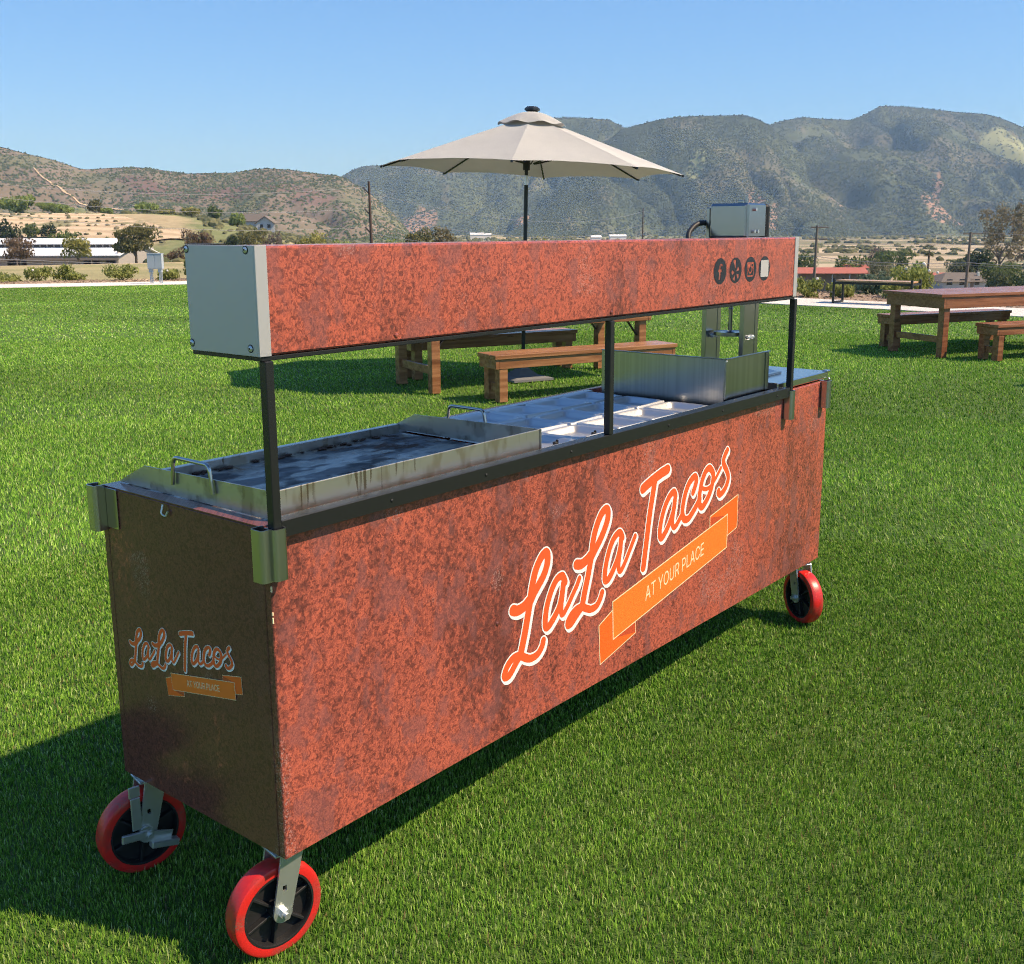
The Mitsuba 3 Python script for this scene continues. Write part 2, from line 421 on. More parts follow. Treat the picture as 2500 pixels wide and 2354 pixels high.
def hill(name, label, crest, yc, yf, n_b, n_s, z_base, prof=1.15, gully=1.0, lam=150.0, seed=0, back=0.35, paint=None, extra=None):
    cb = np.array([c[0] for c in crest]); ce = np.array([c[1] for c in crest])
    b = np.linspace(cb[0], cb[-1], n_b)
    e = np.interp(b, cb, ce)
    k = np.ones(5) / 5
    e = np.convolve(np.pad(e, 2, mode='edge'), k, 'valid')
    s = np.concatenate([np.linspace(0, 1, n_s), np.linspace(1, 1 + back, 12)[1:]])
    B, S = np.meshgrid(b, s, indexing='ij')
    E = np.repeat(e[:, None], len(s), 1)
    YC = yc * (1 + 0.10 * (fb3(B * 9, B * 0, 3.0, 3, seed) - 0.5)); YF = yf * (1 + 0.22 * (fb3(B * 14, B * 0, 9.0, 3, seed + 5) - 0.5))
    Y = YF + S * (YC - YF)
    X = B * Y
    ZC = CAM[2] + E * YC
    sp = np.clip(S, 0, 1)
    Z = z_base + (ZC - z_base) * sp ** prof
    Z = Z - np.maximum(S - 1, 0) * (ZC - z_base) * 1.6
    env = 4 * sp * (1 - sp)
    wx = X + 90 * (fb3(X / 260, Y / 260, 1.0, 3, seed + 2) - 0.5)
    g = 1 - np.abs(2 * fb3(wx / lam, Y / (lam * 3.2), 2.0, 4, seed) - 1)
    g2 = 1 - np.abs(2 * fb3(wx / (lam * 0.36), Y / (lam * 1.1), 5.0, 3, seed + 7) - 1)
    hgt = np.maximum(ZC - z_base, 1)
    dz = -gully * 1.45 * hgt * env * (0.24 * np.clip((g - 0.42) / 0.58, 0, 1) ** 1.3 + 0.09 * np.clip((g2 - 0.42) / 0.58, 0, 1) ** 1.3 - 0.07)
    if extra is not None:
        dz = dz + extra(B, S, hgt)
    Z = Z + dz + np.minimum(env, 0.5) * (1 - sp ** 4) * 8.0 * (fb3(X / 30, Y / 30, 0.0, 4, seed + 4) - 0.5)
    col = paint(B, S, X, Y, Z, g, g2)
    n, m = X.shape
    I, J = np.meshgrid(np.arange(n - 1), np.arange(m - 1), indexing='ij')
    q = np.stack([I * m + J, (I + 1) * m + J, (I + 1) * m + J + 1, I * m + J + 1], -1).reshape(-1, 4)
    key = put(name, (vw(X.ravel(), Y.ravel(), Z.ravel()), q), 'hill_soil', smooth=True, color=col.reshape(-1, 3))
    tag(key, label, None, None, 'structure')
    return dict(b=b, s=s, X=X, Y=Y, Z=Z, g=g)

def blend(c, d, t):
    return c * (1 - t[..., None]) + np.asarray(d) * t[..., None]

def spot(B, S, b0, s0, rb, rs, X, Y, seed, lo=0.45, hi=0.6):
    d = np.exp(-(((B - b0) / rb) ** 2 + ((S - s0) / rs) ** 2))
    return sstep(lo, hi, d * 0.75 + 0.45 * (fb3(X / 22, Y / 40, 7.0, 4, seed) - 0.5) + 0.05)

def paint_brown(B, S, X, Y, Z, g, g2):
    n1 = fb3(X / 45, Y / 90, 1.0, 4, 61); n2 = fb3(X / 9, Y / 14, 3.0, 3, 62)
    c = np.array([0.138, 0.112, 0.080]) * (0.8 + 0.5 * n2)[..., None]
    c = blend(c, [0.105, 0.105, 0.060], sstep(0.48, 0.64, n1))
    c = blend(c, [0.155, 0.122, 0.092], sstep(0.50, 0.70, fb3(X / 26, Y / 130, 5.0, 4, 63)) * 0.8)
    for b0, s0, rb, rs in ((-0.315, 0.78, 0.055, 0.10), (-0.245, 0.80, 0.060, 0.12), (-0.355, 0.84, 0.03, 0.07), (-0.20, 0.72, 0.03, 0.12)):
        t = spot(B, S, b0, s0, rb, rs, X, Y, 64)
        c = blend(c, [0.120, 0.078, 0.066], t * 0.8)
    c = blend(c, [0.115, 0.135, 0.050], spot(B, S, -0.415, 0.48, 0.045, 0.10, X, Y, 65, 0.4, 0.6) * 0.8)
    c = blend(c, [0.30, 0.215, 0.14], spot(B, S, -0.345, 0.42, 0.012, 0.22, X, Y, 66, 0.4, 0.6) * 0.8)
    return c

def paint_green(rocks, grassy=()):
    def f(B, S, X, Y, Z, g, g2):
        n1 = fb3(X / 120, Y / 160, 1.0, 4, 71); n2 = fb3(X / 12, Y / 20, 3.0, 3, 72)
        c = np.array([0.070, 0.088, 0.042]) * (0.75 + 0.5 * n2)[..., None]
        c = blend(c, [0.045, 0.064, 0.032], sstep(0.40, 0.62, n1))
        c = blend(c, [0.122, 0.115, 0.070], sstep(0.56, 0.74, fb3(X / 60, Y / 120, 4.0, 4, 73)) * 0.8)
        for r in rocks:
            c = blend(c, [0.30, 0.185, 0.13], spot(B, S, *r, X, Y, 74) * 0.8)
        for r in grassy:
            c = blend(c, [0.270, 0.290, 0.130], spot(B, S, *r, X, Y, 75, 0.40, 0.62) * 0.9)
        return c
    return f

M1 = hill('hill', 'brown rocky hill at the left',
          [(-1.35, -0.012), (-1.15, 0.045), (-0.95, 0.095), (-0.80, 0.110), (-0.62, 0.095), (-0.52, 0.0815), (-0.4768, 0.0743), (-0.4556, 0.0685), (-0.444, 0.066), (-0.4278, 0.0621), (-0.4149, 0.0574), (-0.4033, 0.0541), (-0.378, 0.0555), (-0.3564, 0.0562), (-0.3413, 0.0547),
           (-0.3281, 0.0529), (-0.3112, 0.0504), (-0.2860, 0.0510), (-0.2693, 0.0510), (-0.2524, 0.0535), (-0.239, 0.0549), (-0.2187, 0.0538), (-0.1936, 0.0505), (-0.1703, 0.0479), (-0.1459, 0.0334), (-0.1241, 0.0152), (-0.1023, -0.0123), (-0.095, -0.02)],
          1080, 560, 680, 90, -9.0, 1.05, 0.75, 95.0, 11, paint=paint_brown)
M2 = hill('hill', 'green mountain behind the umbrella',
          [(-0.215, -0.004), (-0.1832, 0.0335), (-0.1692, 0.0479), (-0.1605, 0.0533), (-0.1504, 0.0565), (-0.1385, 0.0572), (-0.1251, 0.0572), (-0.0894, 0.0657), (-0.0522, 0.0798), (-0.0153, 0.0922), (0.0208, 0.0981), (0.0406, 0.0987), (0.0604, 0.0973), (0.0722, 0.0962),
           (0.0855, 0.0898), (0.114, 0.0688), (0.15, 0.04), (0.19, 0.0)],
          2750, 1750, 420, 100, -11.0, 1.12, 1.0, 280.0, 21, paint=paint_green([(-0.10, 0.45, 0.022, 0.2), (-0.135, 0.42, 0.018, 0.2), (0.0, 0.3, 0.02, 0.12)]))
M3 = hill('hill', 'green mountain with red rock outcrops right of the umbrella',
          [(-0.03, -0.012), (0.01, 0.022), (0.045, 0.056), (0.0695, 0.0780), (0.0855, 0.0890), (0.1024, 0.0930), (0.1134, 0.0958), (0.1306, 0.0986), (0.1548, 0.0996), (0.1929, 0.1002), (0.2048, 0.0970), (0.215, 0.0917), (0.2356, 0.0757), (0.2655, 0.0485), (0.2832, 0.0319), (0.3025, 0.0206), (0.3218, -0.0003), (0.335, -0.012)],
          2250, 1480, 460, 110, -11.0, 1.18, 1.1, 290.0, 33, paint=paint_green([(0.207, 0.46, 0.016, 0.10), (0.222, 0.40, 0.010, 0.12), (0.265, 0.86, 0.010, 0.16), (0.275, 0.76, 0.012, 0.18), (0.290, 0.66, 0.012, 0.2), (0.305, 0.55, 0.012, 0.2)], [(0.150, 0.66, 0.012, 0.08)]))
M4 = hill('hill', 'highest green mountain at the right with a pale grassy shoulder',
          [(0.13, 0.0), (0.165, 0.052), (0.1874, 0.0829), (0.215, 0.0917), (0.2299, 0.0959), (0.2463, 0.0983), (0.2629, 0.0969), (0.2879, 0.0958), (0.298, 0.0989), (0.314, 0.1077), (0.3371, 0.1073), (0.3622, 0.1048), (0.3822, 0.1026), (0.4091, 0.1008), (0.4208, 0.0980), (0.4364, 0.0923), (0.4448, 0.0884), (0.4829, 0.0752), (0.56, 0.05), (0.66, 0.03), (0.74, -0.01)],
          2850, 1600, 520, 110, -11.0, 1.15, 1.1, 320.0, 47, paint=paint_green([(0.371, 0.38, 0.007, 0.12), (0.365, 0.26, 0.012, 0.10), (0.378, 0.16, 0.022, 0.08)], [(0.440, 0.80, 0.040, 0.13), (0.405, 0.74, 0.030, 0.05), (0.42, 0.88, 0.02, 0.08)]))
M5 = hill('hill', 'distant blue ridge at the right edge', [(0.36, 0.0), (0.40, 0.05), (0.44, 0.088), (0.452, 0.0955), (0.47, 0.0965), (0.5, 0.097), (0.6, 0.09), (0.7, 0.05), (0.85, -0.004)], 4300, 3400, 120, 40, -11.0, 1.1, 0.8, 260.0, 59, paint=paint_green([]))

def on_hill(M, b, s):
    i = np.clip(np.searchsorted(M['b'], b) - 1, 0, len(M['b']) - 2); j = np.clip(np.searchsorted(M['s'], s) - 1, 0, len(M['s']) - 2)
    fb = (b - M['b'][i]) / (M['b'][i + 1] - M['b'][i]); fs = (s - M['s'][j]) / (M['s'][j + 1] - M['s'][j])
    o = []
    for k in 'XYZ':
        A = M[k]
        o.append((A[i, j] * (1 - fb) + A[i + 1, j] * fb) * (1 - fs) + (A[i, j + 1] * (1 - fb) + A[i + 1, j + 1] * fb) * fs)
    return np.stack(o, -1)

# chaparral: many small shrubs on the slopes
OCT_V = np.array([[1, 0, 0], [0, 1, 0], [-1, 0, 0], [0, -1, 0], [0, 0, 1], [0.0, 0, -0.6]])
OCT_F = np.array([[0, 1, 4], [1, 2, 4], [2, 3, 4], [3, 0, 4], [1, 0, 5], [2, 1, 5], [3, 2, 5], [0, 3, 5]])[:4]

def blobs(P, r, cols, squash=0.75):
    n = len(P)
    a = rng.uniform(0, 2 * np.pi, n)
    V = np.repeat(OCT_V[None, :5], n, 0) * (1 + 0.35 * rng.uniform(-1, 1, (n, 5, 1)))
    ca, sa = np.cos(a)[:, None], np.sin(a)[:, None]
    x = V[..., 0] * ca - V[..., 1] * sa; y = V[..., 0] * sa + V[..., 1] * ca
    V = np.stack([x, y, V[..., 2] * squash], -1) * r[:, None, None] + P[:, None, :]
    F = (OCT_F[None] + 5 * np.arange(n)[:, None, None]).reshape(-1, 3)
    C = np.repeat(cols[:, None, :], 5, 1) * (0.85 + 0.3 * rng.uniform(0, 1, (n, 5, 1)))
    return V.reshape(-1, 3), F, C.reshape(-1, 3)

def round_blobs(P, r, cols):
    n = len(P)
    A = np.arange(5) * 2 * np.pi / 5
    ring = np.concatenate([np.stack([np.cos(A), np.sin(A), 0 * A], -1), np.stack([0.85 * np.cos(A + 0.6), 0.85 * np.sin(A + 0.6), 0 * A + 0.55], -1), [[0.1, 0, 0.9]]])
    V = np.repeat(ring[None], n, 0) * (1 + 0.28 * rng.uniform(-1, 1, (n, 11, 1)))
    a = rng.uniform(0, 6.28, n); ca, sa = np.cos(a)[:, None], np.sin(a)[:, None]
    V = np.stack([V[..., 0] * ca - V[..., 1] * sa, V[..., 0] * sa + V[..., 1] * ca, V[..., 2]], -1) * r[:, None, None] + P[:, None]
    F = []
    for k in range(5):
        F += [[k, (k + 1) % 5, 5 + k], [(k + 1) % 5, 5 + (k + 1) % 5, 5 + k], [5 + k, 5 + (k + 1) % 5, 10]]
    F = (np.array(F)[None] + 11 * np.arange(n)[:, None, None]).reshape(-1, 3)
    C = np.repeat(cols[:, None], 11, 1) * (0.85 + 0.3 * rng.uniform(0, 1, (n, 11, 1)))
    return V.reshape(-1, 3), F, C.reshape(-1, 3)

sh_v, sh_f, sh_c, base = [], [], [], 0
for M, n, r0, keep, dark in ((M1, 22000, 1.2, 0.50, 1.25), (M2, 28000, 2.5, 0.80, 0.95), (M3, 38000, 2.2, 0.78, 0.95), (M4, 44000, 2.6, 0.78, 0.95)):
    bb = rng.uniform(max(M['b'][0], -0.56), min(M['b'][-1], 0.56), n)
    ss = rng.uniform(0.02, 1.0, n) ** 0.9
    P = on_hill(M, bb, ss)
    dens = fb3(P[:, 0] / 90, P[:, 1] / 150, 2.0, 4, 81)
    ok = dens > 0.56 - 0.35 * keep + 0.16 * rng.uniform(-1, 1, n)
    if M is M4:
        ok &= ~((np.exp(-(((bb - 0.438) / 0.045) ** 2 + ((ss - 0.80) / 0.14) ** 2)) > 0.35) & (rng.uniform(0, 1, n) < 0.85))
    P, bb, ss = P[ok], bb[ok], ss[ok]
    r = r0 * rng.uniform(0.6, 1.5, len(P))
    P = P + np.stack([0 * r, 0 * r, 0.1 * r], -1)
    t = rng.uniform(0, 1, len(P))[:, None]
    col = np.array([[0.031, 0.046, 0.022]]) * (1 - t) + np.array([[0.070, 0.088, 0.042]]) * t
    v, f, c = blobs(np.zeros((0, 3)) if not len(P) else P, r, col * dark)
    v = vw(v[:, 0], v[:, 1], v[:, 2])
    sh_v.append(v); sh_f.append(f + base); sh_c.append(c); base += len(v)
put('chaparral', (np.vstack(sh_v), np.vstack(sh_f)), 'shrub_far', smooth=False, color=np.vstack(sh_c))
tag('chaparral', 'dark green chaparral scrub covering the hillsides', 'scrub', None, 'stuff')

# dirt road up the brown hill
rb = np.array([(-0.449, 0.80), (-0.438, 0.735), (-0.425, 0.69), (-0.41, 0.655), (-0.395, 0.635), (-0.375, 0.60), (-0.358, 0.565), (-0.348, 0.50), (-0.338, 0.42), (-0.328, 0.34), (-0.315, 0.29), (-0.30, 0.27)])
tt = np.linspace(0, len(rb) - 1, 90)
rb_b, rb_s = np.interp(tt, np.arange(len(rb)), rb[:, 0]), np.interp(tt, np.arange(len(rb)), rb[:, 1])
w_ = np.interp(tt, [0, 6, 9, 11], [0.006, 0.006, 0.016, 0.012])
lo_, hi_ = on_hill(M1, rb_b, rb_s - w_), on_hill(M1, rb_b, rb_s + w_)
v = np.vstack([lo_, hi_]) + [0, 0, 0.9]
n = len(tt)
q = np.array([[i, i + 1, n + i + 1, n + i] for i in range(n - 1)])
scene['road_dirt'] = pr((0.42, 0.315, 0.20), 0.95)
put('dirt_road', (vw(v[:, 0], v[:, 1], v[:, 2]), q), 'road_dirt', smooth=True)
tag('dirt_road', 'pale dirt road climbing the brown hill', None, None, 'structure')

# low brush on the valley floor
n = 15000
bb = rng.uniform(-0.56, 0.56, n); yy = np.exp(rng.uniform(np.log(60), np.log(1500), n))
X, Y = bb * yy, yy
d = fb3(X / 30, Y / 90, 2.0, 4, 91)
left = bb < 0.02
ok = (d > np.where(left, 0.44, 0.55)) & ~((bb < -0.30) & (yy > 225) & (yy < 345)) & ~((bb < -0.35) & (yy < 200)) & ~((bb > 0.12) & (yy < 260) & (d < 0.60))
ok &= yy > np.where(left, 75, 95)
X, Y, d = X[ok], Y[ok], d[ok]
r = np.clip(rng.uniform(0.5, 1.3, len(X)) * (0.5 + Y / 420), 0.4, 3.2)
t = rng.uniform(0, 1, len(X))[:, None]
col = np.array([[0.060, 0.072, 0.030]]) * (1 - t) + np.array([[0.135, 0.13, 0.055]]) * t
v, f, c = round_blobs(np.stack([X, Y, fall(X, Y) - 0.05 * r], -1), r, col)
put('brush', (vw(v[:, 0], v[:, 1], v[:, 2]), f), 'shrub_far', smooth=False, color=c)
tag('brush', 'low olive brush scattered over the valley floor', 'brush', None, 'stuff')

# young trees in rows on the terraces
P = []
for row in range(9):
    yy = 246 + row * 9.5
    for bb_ in np.arange(-0.54, -0.33, 0.0085):
        y_ = yy + 40 * (bb_ + 0.44) + rng.uniform(-1, 1)
        if rng.uniform() < 0.72 and y_ < 330 - 50 * sstep(-0.42, -0.32, bb_):
            P.append((bb_ * y_ + rng.uniform(-0.6, 0.6), y_))
P = np.array(P)
t = rng.uniform(0, 1, len(P))[:, None]
v, f, c = round_blobs(np.stack([P[:, 0], P[:, 1], fall(P[:, 0], P[:, 1]) + 0.35], -1), rng.uniform(0.35, 0.75, len(P)), np.array([[0.10, 0.105, 0.05]]) * (1 - t) + np.array([[0.17, 0.15, 0.09]]) * t)
put('saplings', (vw(v[:, 0], v[:, 1], v[:, 2]), f), 'shrub_far', color=c)
tag('saplings', 'rows of young saplings on the tan terraced slope', 'saplings', None, 'stuff')

# bark chips lying on the mulch bed
n = 5200
pts = rng.uniform([-18, 8], [20, 36], (n * 6, 2))
okc = np.array([bed_poly.contains(Point(p)) for p in pts])
pts = pts[okc][:n]
n = len(pts)
L_, W2 = rng.uniform(0.03, 0.09, n), rng.uniform(0.012, 0.03, n)
ang = rng.uniform(0, np.pi, n); tl = rng.uniform(-0.5, 0.5, n)
quad = np.array([[-1, -1], [1, -1], [1, 1], [-1, 1.0]]) * 0.5
Q = quad[None] * np.stack([L_, W2], -1)[:, None]
qx = Q[..., 0] * np.cos(ang)[:, None] - Q[..., 1] * np.sin(ang)[:, None]; qy = Q[..., 0] * np.sin(ang)[:, None] + Q[..., 1] * np.cos(ang)[:, None]
qz = Q[..., 0] * np.sin(tl)[:, None] + rng.uniform(0.0, 0.03, n)[:, None]
top = np.stack([pts[:, :1] + qx, pts[:, 1:] + qy, -0.012 + np.abs(qz)], -1)
allv = np.concatenate([top, top - [0, 0, 0.012]], 1)
FQ = np.array([[0, 1, 2, 3], [0, 4, 5, 1], [1, 5, 6, 2], [2, 6, 7, 3], [3, 7, 4, 0]])
ff = (FQ[None] + 8 * np.arange(n)[:, None, None]).reshape(-1, 4)
t = rng.uniform(0, 1, n)[:, None]
cc = np.repeat((np.array([[0.13, 0.085, 0.055]]) * (1 - t) + np.array([[0.40, 0.31, 0.22]]) * t)[:, None], 8, 1)
av = allv.reshape(-1, 3)
put('bark_chips', (vw(av[:, 0], av[:, 1], av[:, 2]), ff), 'mulch_chips', color=cc.reshape(-1, 3))
tag('bark_chips', 'brown bark chips strewn on the mulch bed', 'bark chips', None, 'stuff')

# ------------------------------------------------------------------ the turf's blades
def blades(n, r0, r1, b0, b1, width, length, seg, seed):
    g = np.random.default_rng(seed)
    r = np.sqrt(g.uniform(r0 ** 2, r1 ** 2, n)); a = g.uniform(b0, b1, n)
    X, Y = r * np.sin(a), r * np.cos(a)
    keep = np.ones(n, bool)
    far_ = r > 15
    if far_.any():
        from shapely import contains_xy
        keep[far_] = contains_xy(lawn_poly.buffer(-0.02), X[far_], Y[far_])
    X, Y, r = X[keep], Y[keep], r[keep]
    n = len(X)
    w = width * np.maximum(r, 1.0) ** 0.0 * g.uniform(0.7, 1.3, n)
    L = length * g.uniform(0.65, 1.25, n)
    tuft = meshkit.noise(np.stack([X * 22, Y * 22, 0 * X], -1), 5)
    pat = 1.5 * (meshkit.fbm(np.stack([X * 0.42, Y * 0.42, 0 * X], -1), 4, 8) - 0.5)
    pa2 = 1.4 * (meshkit.fbm(np.stack([X * 0.9 + 40, Y * 0.55, 0 * X], -1), 3, 18) - 0.5)
    dirn = g.uniform(0, 2 * np.pi, n)
    lean = g.uniform(0.05, 0.65, n)
    lx = np.cos(dirn) * lean * 0.8 - 0.16 + 0.6 * pat; ly = np.sin(dirn) * lean * 0.8 + 0.10 + 0.6 * pa2
    yaw = g.uniform(0, np.pi, n)
    wx, wy = np.cos(yaw) * w / 2, np.sin(yaw) * w / 2
    P0 = np.stack([X, Y, np.zeros(n) + 0.0], -1)
    tip = P0 + np.stack([lx * L, ly * L, L * np.clip(1 - 0.3 * (lx ** 2 + ly ** 2), 0.35, 1)], -1)
    Wv = np.stack([wx, wy, 0 * wx], -1)
    if seg == 2:
        mid = P0 + np.stack([lx * L * 0.32, ly * L * 0.32, L * 0.56], -1)
        V = np.stack([P0 - Wv, P0 + Wv, mid - Wv * 0.9, mid + Wv * 0.9, tip], 1)
        F = np.array([[0, 1, 3], [0, 3, 2], [2, 3, 4]])
    else:
        V = np.stack([P0 - Wv, P0 + Wv, tip], 1)
        F = np.array([[0, 1, 2]])
    k = V.shape[1]
    pal = np.array([[0.130, 0.295, 0.032], [0.225, 0.420, 0.054], [0.345, 0.535, 0.096], [0.510, 0.620, 0.240], [0.055, 0.150, 0.020]])
    tone = 0.80 + 0.40 * sstep(0.32, 0.68, meshkit.fbm(np.stack([X * 0.30 + 9, Y * 0.55, 0 * X], -1), 4, 31))
    idx = g.choice(5, n, p=[0.30, 0.31, 0.19, 0.07, 0.13])
    c = pal[idx] * (0.85 + 0.3 * g.uniform(0, 1, n))[:, None] * ((0.88 + 0.24 * tuft) * tone)[:, None]
    dry = g.uniform(0, 1, n) < 0.03
    c[dry] = np.array([0.22, 0.17, 0.08])
    C = np.repeat(c[:, None], k, 1)
    return V.reshape(-1, 3), (F[None] + k * np.arange(n)[:, None, None]).reshape(-1, 3), C.reshape(-1, 3)

gv, gf, gc, base = [], [], [], 0
A0, A1 = math.radians(-38), math.radians(34)
A2, A3 = math.radians(-48), math.radians(42)
for n, r0, r1, b0, b1, w, L, seg in ((190000, 1.2, 3.0, A0, A1, 0.0023, 0.0165, 2), (270000, 3.0, 5.2, A0, A1, 0.0032, 0.0165, 2), (230000, 5.2, 9.0, A0, A1, 0.0060, 0.023, 1),
                                     (330000, 9.0, 16.0, A2, A3, 0.009, 0.024, 1), (330000, 16.0, 33.0, A2, A3, 0.018, 0.024, 1), (150000, 1.2, 9.0, math.radians(-80), A0, 0.0065, 0.020, 1), (60000, 1.2, 9.0, A1, math.radians(50), 0.0065, 0.020, 1)):
    v, f, c = blades(n, r0, r1, b0, b1, w, L, seg, int(r0 * 100) + n)
    gv.append(vw(v[:, 0], v[:, 1], v[:, 2])); gf.append(f + base); gc.append(c); base += len(v)
put('grass', (np.vstack(gv), np.vstack(gf)), 'grass_blades', color=np.vstack(gc))
tag('grass', 'short bright green turf blades covering the lawn', 'grass', None, 'stuff')
# ------------------------------------------------------------------ the cart
CL, CD, ZB, ZT = 2.567, 0.585, 0.241, 0.929
cart = thing('taco_cart', 'long rust-patterned steel taco cart on red caster wheels with a raised sign box', 'food cart')

fp = put('front_panel', cbox([0, 0, ZB], [CL, 0.02, ZT], 0.002), 'rust_wrap_shaded_end', cart, label='long side panel in in a rust print with a big orange script logo')
ep = put('end_panel', cat(cbox([0, 0.0206, ZB], [0.02, CD - 0.0206, ZT - 0.002], 0.0015), cbox([0.0, 0.0206, ZT - 0.0015], [0.034, CD - 0.0206, ZT + 0.0015])), 'rust_wrap_shaded_end', cart, label='shaded end panel with the small logo')
put('end_panel', cbox([CL - 0.02, 0.0206, ZB], [CL, CD - 0.0206, ZT], 0.0015), 'rust_wrap_shaded_end', cart)
put('back_panel', cbox([0, CD - 0.02, ZB], [CL, CD, ZT], 0.002), 'rust_wrap_shaded_end', cart)
put('floor_pan', cbox([0.022, 0.022, ZB + 0.004], [CL - 0.022, CD - 0.022, ZB + 0.012]), 'black_paint', cart)
put('worktop', cat(cbox([0.0345, 0.0215, ZT - 0.016], [0.872, CD - 0.022, ZT - 0.012]), cbox([0.0345, CD - 0.048, ZT - 0.0115], [1.815, CD - 0.0215, ZT + 0.001]), cbox([0.8725, 0.0145, ZT - 0.004], [1.815, 0.0345, ZT + 0.002], 0.0015)), 'pan_steel', cart)
put('well', cat(cbox([0.8725, 0.035, ZT - 0.14], [1.8155, CD - 0.049, ZT - 0.136]), cbox([1.822, 0.0215, ZT - 0.13], [2.16, CD - 0.022, ZT - 0.125]), cbox([2.150, 0.0215, ZT - 0.124], [2.154, CD - 0.022, ZT + 0.001]), cbox([1.816, 0.03, ZT - 0.124], [1.8195, CD - 0.022, ZT - 0.014])), 'dark_inside', cart)
# raised stainless lid at the far end, with a hemmed edge
put('raised_lid', cat(cbox([2.156, 0.004, 0.936], [CL + 0.012, CD + 0.004, 0.962], 0.003), cbox([CL - 0.012, -0.002, 0.958], [CL + 0.016, 0.02, 0.966], 0.002)), 'stainless_smooth', cart)
put('rivet', moved(trimesh.creation.icosphere(2, 0.005), mat(t=(CL + 0.004, -0.002, 0.934))), 'zinc', cart)

# black angle iron along the front edge
put('rail', cat(cbox([0.0155, -0.0215, 0.912], [2.1975, -0.0175, 0.9455], 0.001), cbox([0.0155, -0.0172, 0.9418], [2.1975, 0.012, 0.9455], 0.001)), 'black_paint', cart)
for x in (0.30, 0.60, 0.93, 1.40, 1.72, 2.10):
    put('rail_screw', moved(trimesh.creation.icosphere(1, 0.0035), mat(np.diag([1, 0.5, 1]), (x, -0.0225, 0.928))), 'black_rubber', cart)
# square posts carrying the sign box
for x, lo in ((0.005, 0.846), (1.106, 0.946), (2.208, 0.846)):
    put('post', cbox([x - 0.0095, -0.0235, lo], [x + 0.0095, -0.0045, 1.246], 0.0015), 'black_paint', cart)

# stainless pockets: strips bent to a C
def pocket(w, d, z0, z1, t=0.003):
    """C section in plan: back on y=0, bulging to y=-d"""
    outer = LineString([(-w / 2, 0), (-w / 2, -d), (w / 2, -d), (w / 2, 0)])
    pl = outer.buffer(t / 2, cap_style=2, join_style=1)
    core = Polygon([(-w / 2, 0.001), (-w / 2, -d), (w / 2, -d), (w / 2, 0.001)]).buffer(-0.008).buffer(0.008, quad_segs=6)
    c = core.exterior.buffer(t / 2).intersection(sbox(-w, -d - 0.01, w, -0.001))
    m = extrude(c, z1 - z0); m.apply_translation([0, 0, z0])
    return m
pm = mikit.ply(cat(pocket(0.029, 0.031, 0.834, 0.934)), 'pocket_steel', smooth=35)
put('pocket', pm, None, cart, m=mat(t=(0.005, 0.0, 0)))
put('pocket', pm, None, cart, m=mat(t=(CL - 0.05, 0.0, 0)))
put('pocket', pm, None, cart, m=mat(t=(2.208, 0.0, 0)))
pe = mikit.ply(pocket(0.034, 0.029, 0.832, 0.934), 'pocket_steel', smooth=35)
put('pocket', pe, None, cart, m=mat(rotz(-math.pi / 2), (0.0, 0.000, 0)))
put('pocket', pe, None, cart, m=mat(rotz(-math.pi / 2), (0.0, CD - 0.008, 0)))
put('pocket_plate', cat(cbox([-0.004, CD - 0.068, 0.838], [-0.0005, CD - 0.026, 0.928], 0.001)), 'stainless', cart)
put('latch', cat(tube(bent([(-0.006, 0.335, 0.925), (-0.012, 0.335, 0.906), (-0.006, 0.328, 0.900), (-0.004, 0.322, 0.912)], 0.004), 0.0022)), 'zinc', cart)

# ---- sign box
SX0, SX1, SY1, SZ0, SZ1 = -0.010, 2.214, 0.190, 1.2545, 1.4515
put('fascia', cat(cbox([0.002, -0.0175, SZ0 + 0.001], [SX1 - 0.012, 0.002, SZ1 - 0.001], 0.004), cbox([0.002, 0.0025, SZ1 - 0.005], [SX1 - 0.012, SY1 - 0.004, SZ1 - 0.002])), 'rust_wrap_shaded_end', cart, label='long rust-patterned sign face with four round black emblems')
put('sign_frame', cat(cbox([SX0 + 0.003, -0.016, SZ0 - 0.0085], [SX1 - 0.003, 0.012, SZ0 - 0.0005], 0.001), cbox([SX0 + 0.003, SY1 - 0.02, SZ0 - 0.0085], [SX1 - 0.003, SY1 + 0.002, SZ0 + 0.02], 0.001), cbox([SX0 + 0.003, 0.0125, SZ0 - 0.0085], [SX0 + 0.02, SY1 - 0.0205, SZ0 - 0.0005], 0.001),
                      cbox([SX0 + 0.001, SY1 - 0.03, SZ1 - 0.001], [0.06, SY1 + 0.001, SZ1 + 0.0015], 0.0005), cbox([SX0 + 0.003, SY1 - 0.012, SZ0 + 0.0205], [0.05, SY1 + 0.0, SZ1 - 0.0015], 0.001)), 'black_paint', cart)
put('sign_back', cbox([0.002, SY1 - 0.008, SZ0 + 0.021], [SX1 - 0.012, SY1 - 0.005, SZ1 - 0.0055]), 'black_paint', cart)
def end_cap(x0, s):
    """plate with a flange folded over the front"""
    a, b = sorted((x0, x0 + s * 0.003)); c, d = sorted((x0, x0 + s * 0.026))
    return cat(cbox([a, -0.0145, SZ0], [b, SY1, SZ1], 0.0008), cbox([c, -0.0195, SZ0], [d, -0.0178 + 0.0002, SZ1], 0.0006), cbox([a, -0.0174, SZ0], [b, -0.0148, SZ1], 0.0006))
